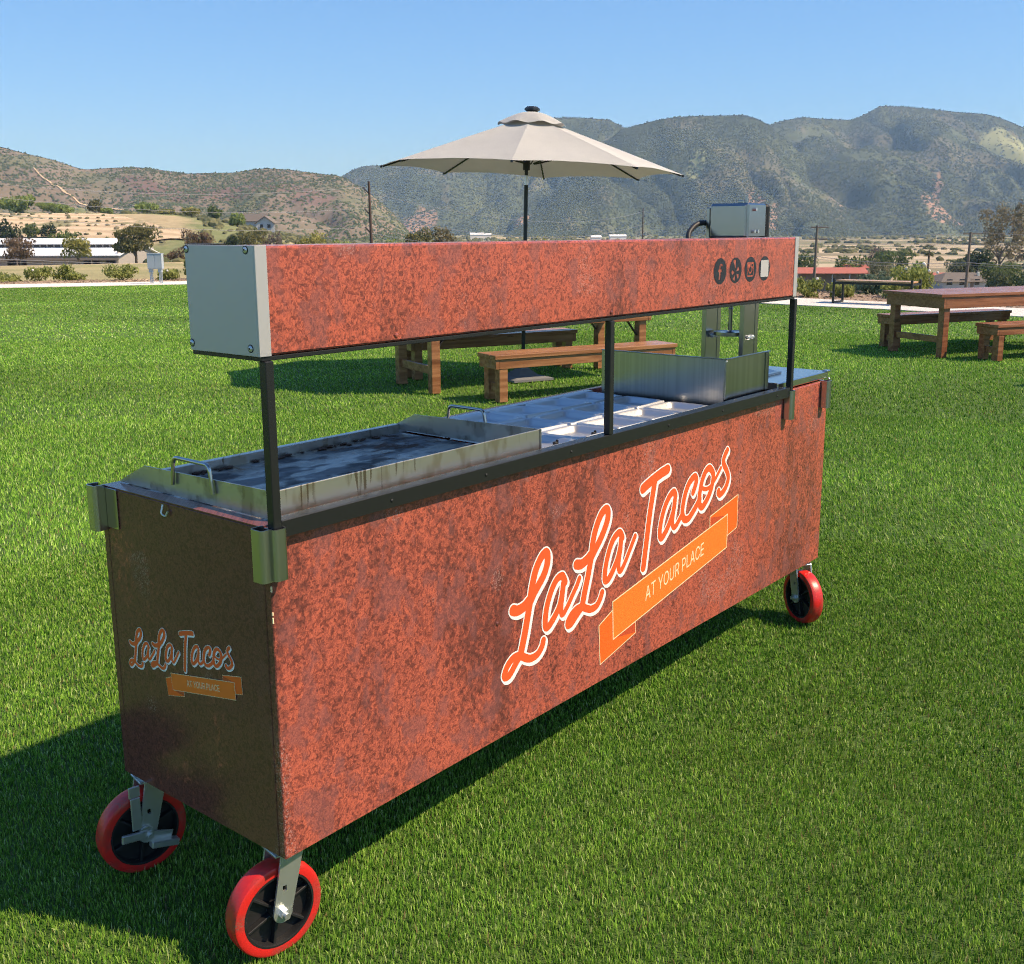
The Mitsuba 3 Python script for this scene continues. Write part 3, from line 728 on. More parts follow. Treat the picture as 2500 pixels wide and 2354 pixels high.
for x0, s in ((SX0 - 0.002, 1), (SX1 + 0.002, -1)):
    ec = put('end_cap', end_cap(x0, s), 'galvanised', cart, label='brushed metal end cap with four screws' if s == 1 else None)
    if s == 1:
        for y in (0.006, SY1 - 0.006):
            for z in (SZ0 + 0.014, SZ1 - 0.008):
                head = lathe([(0, 0.003), (0.003, 0.0028), (0.0054, 0.0016), (0.0062, 0.0)], 20)
                sock = moved(trimesh.creation.cylinder(0.0022, 0.0004, sections=6), mat(t=(0, 0, 0.0031)))
                R90 = np.array([[0, 0, -1.0], [0, 1, 0], [1, 0, 0]])
                put('screw', moved(head, mat(R90, (x0 - 0.0002, y, z))), 'zinc', ec, smooth=40)
                put('screw_socket', moved(sock, mat(R90, (x0 - 0.0002, y, z))), 'black_rubber', ec)
                put('washer', moved(trimesh.creation.cylinder(0.0076, 0.001, sections=20), mat(R90, (x0 - 0.0004, y, z))), 'black_rubber', ec)

# ---- round emblems cut out of black vinyl
R0 = 0.0385
def disc(cx):
    return Point(0, 0).buffer(1.0, quad_segs=24)
f_glyph = unary_union([Polygon([(-0.20, -0.65), (0.08, -0.65), (0.10, 0.30), (-0.14, 0.30)]), sbox(-0.32, -0.06, 0.30, 0.14), Polygon([(-0.14, 0.28), (-0.12, 0.46), (0.0, 0.56), (0.16, 0.58), (0.36, 0.55), (0.36, 0.36), (0.20, 0.38), (0.11, 0.34), (0.10, 0.26)])])
burst = unary_union([Polygon(q) for q in ([(-0.45, 0.74), (-0.2, 0.84), (0.05, 0.82), (0.02, 0.03)], [(0.10, -0.09), (0.44, 0.32), (0.60, 0.16), (0.66, -0.02)], [(0.14, -0.28), (0.62, -0.34), (0.55, -0.55), (0.36, -0.70)],
                                          [(0, -0.32), (-0.04, -0.83), (-0.24, -0.78), (-0.45, -0.66)], [(-0.60, 0.05), (-0.66, -0.15), (-0.57, -0.38), (-0.13, -0.15)])])
rsq = sbox(-0.46, -0.45, 0.46, 0.46).buffer(0.14, quad_segs=6)
cam_g = rsq.difference(sbox(-0.46, -0.46, 0.46, 0.12)).difference(Point(0.34, 0.32).buffer(0.1)).union(Point(0, 0).buffer(0.36, quad_segs=16)).difference(Point(0, 0).buffer(0.21, quad_segs=16))
for cx, g_, nm in ((1.680, f_glyph, 'emblem'), (1.777, burst, 'emblem'), (1.875, cam_g, 'emblem'), (1.971, None, 'emblem')):
    d_ = disc(cx)
    if g_ is not None:
        d_ = d_.difference(g_)
    m = extrude(affinity.scale(d_, R0, R0, origin=(0, 0)), 0.0008)
    M = np.eye(4); M[:3, :3] = np.array([[1, 0, 0], [0, 0, -1], [0, 1, 0.0]]); M[:3, 3] = (cx, -0.0176, 1.355)
    k_ = put(nm, moved(m, M), 'vinyl_black', cart + '__fascia')
    if g_ is None:
        w = extrude(sbox(-0.0265, -0.0265, 0.0265, 0.0265), 0.0006)
        M2 = M.copy(); M2[1, 3] = -0.0185
        put('emblem_label', moved(w, M2), 'label_grey', cart + '__fascia')

# ---- script lettering, strokes in metres on the long panel (x along, z up)
STROKES = {
 'L1bar': ([(0.719, 0.562), (0.735, 0.556), (0.759, 0.558), (0.779, 0.567), (0.790, 0.574)], 0.030),
 'L1stem': ([(0.748, 0.437), (0.761, 0.474), (0.773, 0.514), (0.785, 0.559), (0.794, 0.600), (0.808, 0.639), (0.828, 0.666), (0.848, 0.678), (0.858, 0.670), (0.857, 0.647), (0.844, 0.622), (0.823, 0.601), (0.803, 0.583), (0.788, 0.564)], 0.0265),
 'L1foot': ([(0.841, 0.445), (0.835, 0.430), (0.816, 0.415), (0.789, 0.413), (0.765, 0.423), (0.745, 0.435), (0.720, 0.437), (0.698, 0.425), (0.685, 0.406), (0.689, 0.396), (0.704, 0.397), (0.721, 0.411), (0.732, 0.422), (0.745, 0.432)], 0.0225),
 'a1bowl': ([(0.934, 0.577), (0.927, 0.591), (0.918, 0.599), (0.897, 0.594), (0.876, 0.572), (0.857, 0.536), (0.849, 0.500), (0.851, 0.479), (0.864, 0.477), (0.890, 0.497), (0.909, 0.518), (0.920, 0.545), (0.927, 0.579)], 0.023),
 'a1tail': ([(0.930, 0.584), (0.925, 0.553), (0.918, 0.518), (0.917, 0.498), (0.926, 0.492), (0.945, 0.508), (0.966, 0.532), (0.986, 0.554), (0.997, 0.571)], 0.0185),
 'L2bar': ([(0.984, 0.613), (1.005, 0.608), (1.030, 0.614), (1.050, 0.625), (1.056, 0.629)], 0.030),
 'L2stem': ([(1.011, 0.489), (1.023, 0.529), (1.038, 0.571), (1.051, 0.617), (1.059, 0.661), (1.074, 0.697), (1.096, 0.726), (1.117, 0.736), (1.128, 0.727), (1.126, 0.704), (1.110, 0.677), (1.090, 0.653), (1.070, 0.634), (1.053, 0.616)], 0.0265),
 'L2foot': ([(1.104, 0.502), (1.096, 0.487), (1.078, 0.471), (1.052, 0.469), (1.029, 0.478), (1.009, 0.488), (0.984, 0.488), (0.962, 0.479), (0.946, 0.463), (0.950, 0.453), (0.965, 0.456), (0.982, 0.468), (0.997, 0.478), (1.011, 0.486)], 0.0225),
 'a2bowl': ([(1.201, 0.636), (1.194, 0.648), (1.183, 0.655), (1.161, 0.646), (1.141, 0.623), (1.124, 0.586), (1.116, 0.551), (1.119, 0.533), (1.135, 0.533), (1.158, 0.554), (1.179, 0.582), (1.191, 0.611), (1.195, 0.635)], 0.023),
 'a2tail': ([(1.197, 0.638), (1.194, 0.607), (1.186, 0.574), (1.185, 0.549), (1.196, 0.541), (1.216, 0.560), (1.237, 0.587), (1.256, 0.612), (1.266, 0.626)], 0.0185),
 'Tbar': ([(1.303, 0.757), (1.332, 0.767), (1.368, 0.777), (1.402, 0.785), (1.434, 0.790)], 0.032),
 'Tstem': ([(1.367, 0.772), (1.356, 0.729), (1.344, 0.683), (1.333, 0.629), (1.323, 0.574), (1.313, 0.520)], 0.0275),
 'a3bowl': ([(1.484, 0.698), (1.480, 0.709), (1.471, 0.715), (1.450, 0.706), (1.427, 0.682), (1.410, 0.651), (1.400, 0.618), (1.401, 0.595), (1.412, 0.587), (1.435, 0.603), (1.456, 0.627), (1.474, 0.658), (1.481, 0.690)], 0.0235),
 'a3tail': ([(1.483, 0.701), (1.482, 0.678), (1.475, 0.649), (1.469, 0.622), (1.477, 0.605), (1.492, 0.607), (1.511, 0.622), (1.528, 0.637)], 0.020),
 'c': ([(1.588, 0.691), (1.598, 0.705), (1.606, 0.723), (1.601, 0.737), (1.587, 0.738), (1.562, 0.724), (1.543, 0.699), (1.531, 0.668), (1.527, 0.638), (1.539, 0.617), (1.564, 0.613), (1.591, 0.629), (1.613, 0.646), (1.631, 0.660)], 0.0245),
 'o': ([(1.701, 0.740), (1.685, 0.750), (1.664, 0.744), (1.644, 0.721), (1.632, 0.689), (1.627, 0.661), (1.633, 0.640), (1.650, 0.633), (1.675, 0.649), (1.698, 0.674), (1.710, 0.704), (1.711, 0.726), (1.701, 0.740)], 0.0245),
 'otie': ([(1.638, 0.696), (1.665, 0.686), (1.694, 0.688), (1.720, 0.703), (1.741, 0.720), (1.760, 0.737)], 0.015),
 's': ([(1.750, 0.664), (1.748, 0.658), (1.761, 0.650), (1.783, 0.657), (1.803, 0.674), (1.812, 0.697), (1.799, 0.722), (1.779, 0.746), (1.776, 0.761), (1.787, 0.778), (1.799, 0.788)], 0.0235)}

def smooth_line(p, n=6):
    p = np.asarray(p, float)
    q = np.vstack([2 * p[0] - p[1], p, 2 * p[-1] - p[-2]])
    o = []
    for i in range(1, len(q) - 2):
        for t in np.linspace(0, 1, n, endpoint=False):
            a, b, c, d = q[i - 1], q[i], q[i + 1], q[i + 2]
            o.append(0.5 * ((2 * b) + (c - a) * t + (2 * a - 5 * b + 4 * c - d) * t * t + (3 * b - a - 3 * c + d) * t ** 3))
    o.append(p[-1])
    return np.array(o)

script = unary_union([LineString(smooth_line(p)).buffer(w * 0.47, quad_segs=6) for p, w in STROKES.values()])
script = script.simplify(0.0004)
outl = unary_union([affinity.translate(script.buffer(0.0038, quad_segs=4), 0.0011 * k, -0.0014 * k) for k in range(6)]).simplify(0.0004)
band = Polygon([(1.157, 0.460), (1.162, 0.349), (1.816, 0.463), (1.815, 0.573)])
tail_l = Polygon([(1.092, 0.409), (1.100, 0.294), (1.277, 0.333), (1.276, 0.372), (1.17, 0.440)])
tail_r = Polygon([(1.884, 0.625), (1.884, 0.515), (1.818, 0.502), (1.703, 0.540), (1.701, 0.589)])
fold_l = Polygon([(1.162, 0.349), (1.277, 0.3545), (1.276, 0.372)]); fold_l = Polygon([(1.180, 0.3475), (1.2745, 0.3350), (1.2735, 0.3700)])
fold_r = Polygon([(1.7035, 0.556), (1.7040, 0.5865), (1.810, 0.5710)])
words = meshkit.text_mesh('AT YOUR PLACE', 1.0, 0.02)
wb = words.bounds

def logo(to3, holder, lay):
    """to3(poly or points) puts the artwork on its panel; lay: thickness of one layer of vinyl"""
    def flat_(poly, level, h=0.00022):
        m = extrude(poly, h); m.apply_translation([0, 0, level * lay])
        return to3(m)
    for tl, fo in ((tail_l, fold_l), (tail_r, fold_r)):
        put('ribbon_edge', flat_(tl.buffer(0.0022, join_style=2), 1), 'vinyl_cream', holder)
        put('ribbon_tail', flat_(tl.buffer(-0.0006), 2), 'vinyl_tail', holder)
        put('ribbon_fold', flat_(fo, 3), 'vinyl_orange_dark', holder)
    put('ribbon_edge', flat_(band.buffer(0.0024, join_style=2), 4), 'vinyl_cream', holder)
    put('ribbon', flat_(band.buffer(-0.0010, join_style=2), 5), 'vinyl_orange', holder)
    w = words.copy()
    w.vertices = w.vertices - [wb[0, 0], wb[0, 1], wb[0, 2]]
    v = w.vertices; W = wb[1, 0] - wb[0, 0]; Hh = wb[1, 1] - wb[0, 1]
    s = v[:, 0] / W
    w.vertices = np.stack([1.326 + 0.338 * s, 0.4155 + 0.0585 * s + v[:, 1] / Hh * 0.0425, 6 * lay + v[:, 2] * 0.011], -1)
    for ltr in sorted(to3(w).split(only_watertight=False), key=lambda q: q.centroid[0]):
        put('slogan_letter', ltr, 'vinyl_cream', holder)
    for g_ in getattr(outl, 'geoms', [outl]):
        put('script_outline', flat_(g_, 1), 'vinyl_white', holder)
    for g_ in getattr(script, 'geoms', [script]):
        put('script', flat_(g_, 2), 'vinyl_orange_red', holder)

def on_front(m):
    v = m.vertices
    m = m.copy(); m.vertices = np.stack([v[:, 0], -0.0003 - v[:, 2], v[:, 1]], -1)
    return m
def on_end(m):
    v = m.vertices
    m = m.copy(); m.vertices = np.stack([-0.0003 - v[:, 2], 0.7498 - 0.3453 * v[:, 0] + 0.0196 * v[:, 1], 0.3893 + 0.0025 * v[:, 0] + 0.3351 * v[:, 1]], -1)
    return m
def facing(m, n):
    if (m.area_faces @ m.face_normals @ n) < 0: pass
    return m
logo(on_front, fp, 0.0003)
logo(on_end, ep, 0.0003)
for x, z in ((0.66, 0.545), (1.90, 0.70), (2.35, 0.60), (1.25, 0.30)):
    put('rivet', moved(trimesh.creation.icosphere(2, 0.005), mat(np.diag([1, 0.5, 1]), (x, -0.0008, z))), 'rust_wrap_shaded_end', fp)
for x in (0.33, 1.106, 1.62):
    put('rivet', moved(trimesh.creation.icosphere(2, 0.0055), mat(np.diag([1, 0.5, 1]), (x, -0.0182, 1.268))), 'rust_wrap_shaded_end', cart + '__fascia')
# chipped vinyl along the corner
for z, h_ in ((0.805, 0.012), (0.758, 0.007), (0.742, 0.012)):
    put('chipped_edge', cbox([-0.0012, -0.0012, z], [0.0016, 0.0016, z + h_], 0.0004), 'vinyl_cream', fp)

# ---- casters
tyre_prof = [(0.080, -0.0235), (0.0925, -0.0245), (0.0985, -0.0215), (0.1012, -0.0150), (0.1016, -0.006), (0.1016, 0.006), (0.1012, 0.0150), (0.0985, 0.0215), (0.0925, 0.0245), (0.080, 0.0235), (0.080, -0.0235)]
rim_prof = [(0.0795, -0.0238), (0.0795, 0.0238), (0.0755, 0.0238), (0.0735, 0.019), (0.0735, 0.004), (0.020, 0.004), (0.020, 0.026), (0.011, 0.026), (0.011, -0.026), (0.020, -0.026), (0.020, -0.004), (0.0735, -0.004), (0.0735, -0.019), (0.0755, -0.0238), (0.0795, -0.0238)]
spokes = [moved(cat(cbox([0.0195, -0.003, 0.0041], [0.074, 0.003, 0.0185], 0.001), cbox([0.0195, -0.003, -0.0185], [0.074, 0.003, -0.0041], 0.001)), mat(rotz(k * math.pi / 3))) for k in range(6)]
tyre_d = mikit.ply(lathe(tyre_prof, 72), 'tyre_red', smooth=40)
rim_d = mikit.ply(cat(lathe(rim_prof, 60), *spokes), 'black_rubber', smooth=30)

def side_plate(z):
    """one cheek of the fork, in the wheel's plane: axle at the origin, up = +y"""
    top = [(-0.005, 0.128), (0.056, 0.128)]
    pl = Polygon([(-0.020, 0.0), (0.005, 0.128), (0.056, 0.128), (0.024, 0.004)]).union(Point(0.002, 0).buffer(0.0215, quad_segs=8))
    pl = pl.difference(sbox(0.004, 0.048, 0.013, 0.060))
    m = extrude(pl, 0.005); m.apply_translation([0, 0, z])
    return m
def hexnut(r, h):
    return trimesh.creation.cylinder(r, h, sections=6)
fork_m = cat(side_plate(0.0295), side_plate(-0.0345), cbox([-0.006, 0.1235, -0.0294], [0.057, 0.1285, 0.0294], 0.001), moved(trimesh.creation.cylinder(0.028, 0.006, sections=28), mat(np.array([[1, 0, 0], [0, 0, 1], [0, -1, 0.0]]), (0.026, 0.1318, 0))))
fork_d = mikit.ply(fork_m, 'zinc')
bolt_d = mikit.ply(cat(moved(hexnut(0.0115, 0.010), mat(t=(0.002, 0, 0.0398))), moved(trimesh.creation.cylinder(0.0065, 0.008, sections=16), mat(t=(0.002, 0, 0.0485)))), 'zinc')
brake_m = cat(cbox([-0.034, 0.02, 0.0355], [-0.012, 0.100, 0.0395], 0.001), cbox([-0.036, 0.100, 0.0330], [-0.010, 0.128, 0.0370], 0.002),
              moved(cbox([-0.062, -0.006, 0.037], [-0.004, 0.014, 0.046], 0.002), mat(rotz(-0.10))), moved(cbox([0.006, -0.028, 0.037], [0.072, -0.012, 0.058], 0.002), mat(rotz(-0.22))), moved(cbox([0.010, -0.024, 0.036], [0.060, 0.010, 0.040], 0.002), mat(rotz(-0.32))),
              moved(trimesh.creation.cylinder(0.019, 0.006, sections=20), mat(t=(-0.004, 0.004, 0.0392))))
brake_d = mikit.ply(brake_m, 'zinc')

def caster(center, axis, brake, flip=1, label=None):
    a = np.array([axis[0], axis[1], 0.0]); a /= np.linalg.norm(a)
    up = np.array([0, 0, 1.0]); xx = np.cross(up, a)
    R = np.stack([xx * flip, up, a if flip > 0 else a], 1)
    if flip < 0:
        R = np.stack([-xx, up, a], 1)
    M = mat(R, center)
    c = thing_part('caster')
    spin = mat(rotz(0.35))
    tag(c, label)
    put('fork', fork_d, None, c, m=M)
    put('tyre', tyre_d, None, c, m=M @ spin)
    put('wheel_centre', rim_d, None, c, m=M @ spin)
    put('axle_bolt', bolt_d, None, c, m=M)
    if brake:
        put('brake_pedal', brake_d, None, c, m=M)
def thing_part(nm):
    k = key_for(f'{cart}__{nm}')
    labels[k] = {}
    return k
caster((0.014, 0.066, 0.1035), (-0.16, -0.987), False, 1, 'sunlit front caster nearest the viewer')
caster((0.010, 0.549, 0.1035), (-0.19, -0.982), True, 1, 'shaded rear caster with a brake pedal')
caster((2.486, 0.018, 0.1035), (-0.86, 0.51), False, -1, 'caster at the far front corner')
caster((2.480, 0.500, 0.1035), (-0.50, -0.86), False, 1)

# ------------------------------------------------------------------ griddle resting in the cart
gr = thing('griddle', 'stained stainless griddle tray with two lift handles on the near end of the cart', 'griddle')
GX0, GX1 = 0.038, 0.868
put('front_wall', cat(cbox([GX0 + 0.0035, 0.0295, ZT - 0.011], [GX1 - 0.0035, 0.0325, 0.9895], 0.0008), cbox([GX0 + 0.0035, 0.0327, 0.987], [GX1 - 0.0035, 0.0337, 0.9895])), 'stained_steel', gr, label='front wall with dried grease runs')
put('back_wall', cat(cbox([GX0 + 0.0035, 0.527, ZT - 0.011], [GX1 - 0.0035, 0.530, 0.948], 0.0008), cbox([GX0 + 0.0035, 0.5302, 0.945], [GX1 - 0.0035, 0.545, 0.948], 0.0006)), 'stained_steel', gr)
put('cooking_plate', cbox([GX0 + 0.0036, 0.0330, ZT - 0.0118], [GX1 - 0.0036, 0.5267, ZT - 0.004], 0.0008), 'griddle_steel', gr, label='dark seasoned cooking plate')
gp = Polygon([(0.026, ZT + 0.003), (0.026, 0.990), (0.468, 0.981), (0.572, 0.932), (0.572, ZT + 0.003)])
for x0 in (GX0, GX1 - 0.003):
    m = extrude(gp, 0.003)
    m.vertices = np.stack([x0 + m.vertices[:, 2], m.vertices[:, 0], m.vertices[:, 1]], -1)
    m.invert()
    g_ = put('end_guard', m, 'worn_steel', gr)
    xs = x0 - 0.006 if x0 == GX0 else x0 + 0.009
    hb = bent([(xs, 0.352, 0.958), (xs, 0.345, 1.017), (xs, 0.222, 1.017), (xs, 0.213, 0.958)], 0.014, 5)
    put('handle', tube(hb, 0.0042, 10), 'stainless', g_, smooth=True)
# scraps of burnt food along the back wall of the plate
pp = []
g2 = np.random.default_rng(12)
for k in range(46):
    x, y = g2.uniform(0.08, 0.8), 0.522 - abs(g2.normal(0, 0.012))
    s = g2.uniform(0.003, 0.010)
    pp.append(moved(trimesh.creation.icosphere(0, 1.0), mat(np.diag([s * 1.5, s * 0.7, s * 0.35]) @ rotz(0) @ np.eye(3), (x, y, ZT - 0.003 + s * 0.2))))
scene['char'] = pr((0.06, 0.028, 0.016), 0.8)
k_ = put('food_scraps', cat(*pp), 'char', None)
tag(k_, 'dark burnt food scraps along the back of the griddle plate', 'food scraps', None, 'stuff')

# ------------------------------------------------------------------ food pans, five columns of three
def pan_mesh(w=0.1685, d=0.1550, nx=44, ny=42):
    x = np.linspace(-w / 2, w / 2, nx); y = np.linspace(-d / 2, d / 2, ny)
    Xg, Yg = np.meshgrid(x, y, indexing='ij')
    def sd(hx, hy, r):
        qx, qy = np.abs(Xg) - hx + r, np.abs(Yg) - hy + r
        return np.hypot(np.maximum(qx, 0), np.maximum(qy, 0)) + np.minimum(np.maximum(qx, qy), 0) - r
    s = sd(w / 2 - 0.011, d / 2 - 0.011, 0.026)
    z = -0.018 * (1 - sstep(-0.016, 0.001, s))
    rr = np.hypot(Xg, Yg)
    z += 0.0022 * (1 - sstep(0.030, 0.036, rr)) + 0.0012 * np.exp(-((s + 0.0045 - 0.008) / 0.003) ** 2)
    se = sd(w / 2, d / 2, 0.012)
    z -= 0.012 * sstep(-0.003, 0.001, se)
    q = []
    for i in range(nx - 1):
        for j in range(ny - 1):
            if max(se[i, j], se[i + 1, j], se[i, j + 1], se[i + 1, j + 1]) < 0.003:
                q.append([i * ny + j, (i + 1) * ny + j, (i + 1) * ny + j + 1, i * ny + j + 1])
    return np.stack([Xg, Yg, z], -1).reshape(-1, 3), np.array(q)
pan_d = mikit.ply(pan_mesh(), 'pan_steel', smooth=True)
tab_d = mikit.ply(cat(cbox([-0.010, -0.004, 0], [0.010, 0.004, 0.003], 0.001), cbox([0.004, -0.004, 0.003], [0.007, 0.004, 0.016], 0.001), cbox([-0.009, -0.005, 0.0032], [0.003, 0.005, 0.012], 0.002)), 'black_rubber')
rows = ['front row', 'middle row', 'back row']
cols = ['nearest the griddle', 'second from the griddle', 'in the middle', 'fourth from the griddle', 'nearest the splash guard']
g3 = np.random.default_rng(5)
for j in range(3):
    for i in range(5):
        p_ = thing('food_pan', f'shallow stainless food pan, {rows[j]}, {cols[i]}', 'food pan', 'stainless food pans sunk in the cart top')
        a, b_, c_ = g3.uniform(-0.020, 0.020, 3) * np.array([1, 1, 0.6])
        R = np.array([[1, -c_, b_], [c_, 1, -a], [-b_, a, 1.0]])
        tpos = (0.972 + 0.1765 * i, 0.120 + 0.1640 * j, ZT + 0.0035 + g3.uniform(0, 0.002))
        put('tray', pan_d, None, p_, m=mat(R, tpos))
        if j == 0 and i in (0, 1):
            put('lid_tab', tab_d, None, p_, m=mat(R, (tpos[0] + 0.040, tpos[1] - 0.030, tpos[2] - 0.017)))

# ------------------------------------------------------------------ splash guard
sg = thing('splash_guard', 'tall stainless L-shaped splash guard standing between the food pans and the spit machine', 'splash guard')
put('cross_panel', cat(cbox([1.818, 0.030, ZT - 0.009], [1.8205, 0.500, 1.073], 0.0006), cbox([1.8120, 0.030, 1.0735], [1.8205, 0.500, 1.0765], 0.001), cbox([1.8160, 0.486, ZT - 0.009], [1.8176, 0.500, 1.072], 0.0004)), 'brushed_steel', sg)
put('side_panel', cat(cbox([1.818, 0.0265, ZT + 0.016], [2.118, 0.0290, 1.073], 0.0006), cbox([1.814, 0.0185, 1.0737], [2.120, 0.0290, 1.0768], 0.001), cbox([2.096, 0.0225, ZT + 0.016], [2.118, 0.0262, 1.072], 0.0006), cbox([1.818, 0.0232, ZT + 0.016], [1.832, 0.0262, 1.072], 0.0006)), 'brushed_steel', sg)
put('screw', moved(trimesh.creation.icosphere(1, 0.0042), mat(t=(1.815, 0.0215, 1.068))), 'zinc', sg)

# ------------------------------------------------------------------ vertical spit machine
br = thing('spit_machine', 'tall stainless vertical spit machine with two upright legs behind the sign box', 'spit machine')
bx, by0, by1 = 2.20, 0.168, 0.318
put('housing', cat(cbox([bx, by0 + 0.006, 1.452], [bx + 0.012, by1 - 0.006, 1.560], 0.004), cbox([bx + 0.010, by0, 1.448], [bx + 0.146, by1, 1.566], 0.006)), 'machine_steel', br)
put('housing_back', cbox([bx + 0.1465, by0 - 0.004, 1.40], [bx + 0.172, by1 + 0.004, 1.564], 0.008), 'black_rubber', br)
put('gusset', cbox([bx + 0.012, by1 + 0.0005, 1.40], [bx + 0.05, by1 + 0.016, 1.552], 0.002), 'machine_steel', br)
for y in (by0 + 0.006, by1 + 0.006):
    put('upright', cat(cbox([bx + 0.002, y - 0.009, 0.964], [bx + 0.016, y + 0.009, 1.447], 0.0015), cbox([bx + 0.0165, y - 0.007, 0.964], [bx + 0.086, y - 0.004, 1.447], 0.0008), cbox([bx + 0.0865, y - 0.009, 0.964], [bx + 0.112, y + 0.009, 1.447], 0.0015)), 'machine_steel', br, label=None)
cx, cy = bx + 0.060, (by0 + by1) / 2 + 0.006
put('spit_rod', cat(moved(trimesh.creation.cylinder(0.0075, 0.34, sections=16), mat(t=(cx, cy, 1.280))), *[moved(lathe([(0.0074, -0.003), (0.0098, 0), (0.0074, 0.003)], 16), mat(t=(cx, cy, 1.200 + 0.009 * k))) for k in range(8)]), 'machine_steel', br, smooth=40)
put('spit_plate', moved(lathe([(0.0, 0.006), (0.012, 0.009), (0.020, 0.004), (0.054, 0.004), (0.0585, 0.006), (0.0585, -0.006), (0.056, -0.008), (0.0, -0.008), (0, 0.006)], 40), mat(t=(cx, cy, 1.112))), 'machine_steel', br, smooth=35)
for y in (by0 + 0.002, by1 - 0.003):
    put('clamp_bolt', cat(moved(trimesh.creation.cylinder(0.0055, 0.04, sections=6), mat(np.array([[0, 0, 1.0], [0, 1, 0], [-1, 0, 0]]), (bx + 0.052, y - 0.008, 1.103))), moved(trimesh.creation.icosphere(1, 0.009), mat(t=(bx + 0.036, y - 0.006, 1.103))), moved(trimesh.creation.icosphere(1, 0.0085), mat(t=(bx + 0.066, y - 0.006, 1.103)))), 'zinc', br)
for x, z in ((bx + 0.055, 1.545), (bx + 0.05, 1.470), (bx + 0.075, 1.470)):
    put('bolt', moved(hexnut(0.0065, 0.008), mat(np.array([[1, 0, 0], [0, 0, 1.0], [0, -1, 0]]), (x, by0 - 0.004, z))), 'zinc', br)
put('top_fitting', cat(cbox([bx + 0.04, 0.205, 1.5665], [bx + 0.075, 0.228, 1.577], 0.002), moved(trimesh.creation.cylinder(0.006, 0.022, sections=12), mat(t=(bx + 0.06, 0.205, 1.580)))), 'machine_steel', br)
put('hose', tube(bent([(bx + 0.04, by1 + 0.012, 1.500), (bx - 0.02, by1 + 0.035, 1.500), (bx - 0.10, by1 + 0.030, 1.455), (bx - 0.13, by1 - 0.03, 1.38), (bx - 0.13, 0.192, 1.35)], 0.05, 6), 0.0095, 12), 'black_rubber', br, smooth=True)
put('drip_tray', cat(moved(cbox([2.225, 0.110, 0.9625], [2.405, 0.340, 0.9665], 0.001), np.eye(4)), moved(cbox([2.225, 0.110, 0], [2.405, 0.19, 0.003], 0.001), mat(t=(0, 0, 0.967))), trimesh.convex.convex_hull(np.array([[2.225, 0.112, 0.9668], [2.405, 0.112, 0.9668], [2.225, 0.250, 0.9668], [2.405, 0.250, 0.9668], [2.225, 0.185, 0.985], [2.375, 0.185, 0.985], [2.225, 0.250, 0.985], [2.375, 0.250, 0.985]]))), 'machine_steel', br)
# ------------------------------------------------------------------ timber tables and benches
def planks(length, width, n, th, gap=0.004, c=0.003):
    w = (width - gap * (n - 1)) / n
    return [cbox([-length / 2, -width / 2 + k * (w + gap), 0], [length / 2, -width / 2 + k * (w + gap) + w, th], c) for k in range(n)]

def trestle(name, label, catg, centre, direction, L, W, H, top_n, mt, leg_l, leg_w, leg, apron, stretch, group=None, brace=False):
    d = np.array([direction[0], direction[1], 0.0]); d /= np.linalg.norm(d)
    R = np.stack([d, np.cross([0, 0, 1.0], d), [0, 0, 1.0]], 1)
    M = mat(R, (centre[0], centre[1], 0.012))
    t = thing(name, label, catg, group)
    th = 0.036
    for m in planks(L, W, top_n, th):
        m.apply_translation([0, 0, H - th])
        put('top_plank', m, mt, t, m=M)
    zt = H - th - 0.001
    for s in (-1, 1):
        put('apron', cbox([-leg_l / 2 - 0.001, s * (W / 2 - 0.035) - 0.018, zt - apron], [leg_l / 2 + 0.001, s * (W / 2 - 0.035) + 0.018, zt], 0.003), mt, t, m=M)
        put('end_board', cbox([s * (leg_l / 2 + 0.020) - 0.0185, -W / 2 + 0.015, zt - apron], [s * (leg_l / 2 + 0.020) + 0.0185, W / 2 - 0.015, zt], 0.003), mt, t, m=M)
    for sx in (-1, 1):
        for sy in (-1, 1):
            x, y = sx * (leg_l / 2 - leg / 2 - 0.001), sy * (leg_w / 2)
            put('leg', cbox([x - leg / 2, y - leg / 2, 0], [x + leg / 2, y + leg / 2, zt - 0.002 if abs(y) + leg / 2 < W / 2 - 0.054 else zt - apron - 0.001], 0.004), mt, t, m=M)
            if brace:
                put('brace', beam((x - sx * (leg / 2 + 0.18), y, zt - apron * 0.3 - 0.01), (x - sx * leg / 2, y, zt - apron - 0.15), 0.03, 0.012), 'black_paint', t, m=M)
        put('stretcher', cbox([sx * (leg_l / 2 - leg / 2) - 0.018, -leg_w / 2 + leg / 2 + 0.001, stretch], [sx * (leg_l / 2 - leg / 2) + 0.018, leg_w / 2 - leg / 2 - 0.001, stretch + 0.075], 0.003), mt, t, m=M)
    return t

d1, n1 = np.array([0.933, -0.361]), np.array([0.361, 0.933])
d2, n2 = np.array([0.89, -0.455]), np.array([0.455, 0.89])
def at(d, n, a, b):
    return a * d + b * n
trestle('picnic_table', 'tall brown timber table half hidden behind the sign box, under the grey umbrella', 'table', at(d1, n1, 4.75, 7.26), d1, 2.62, 0.92, 0.735, 5, 'wood_mid', 2.40, 0.74, 0.088, 0.13, 0.17, brace=True)
trestle('bench', 'orange-brown timber bench in front of the umbrella table, seen below the sign box', 'bench', at(d1, n1, 4.77, 6.245), d1, 1.96, 0.33, 0.412, 3, 'wood_mid', 1.86, 0.20, 0.085, 0.085, 0.08, 'timber benches on the lawn')
trestle('bench', 'timber bench on the far side of the umbrella table', 'bench', at(d1, n1, 4.74, 7.93), d1, 1.96, 0.33, 0.412, 3, 'wood_mid', 1.86, 0.20, 0.085, 0.085, 0.08, 'timber benches on the lawn')
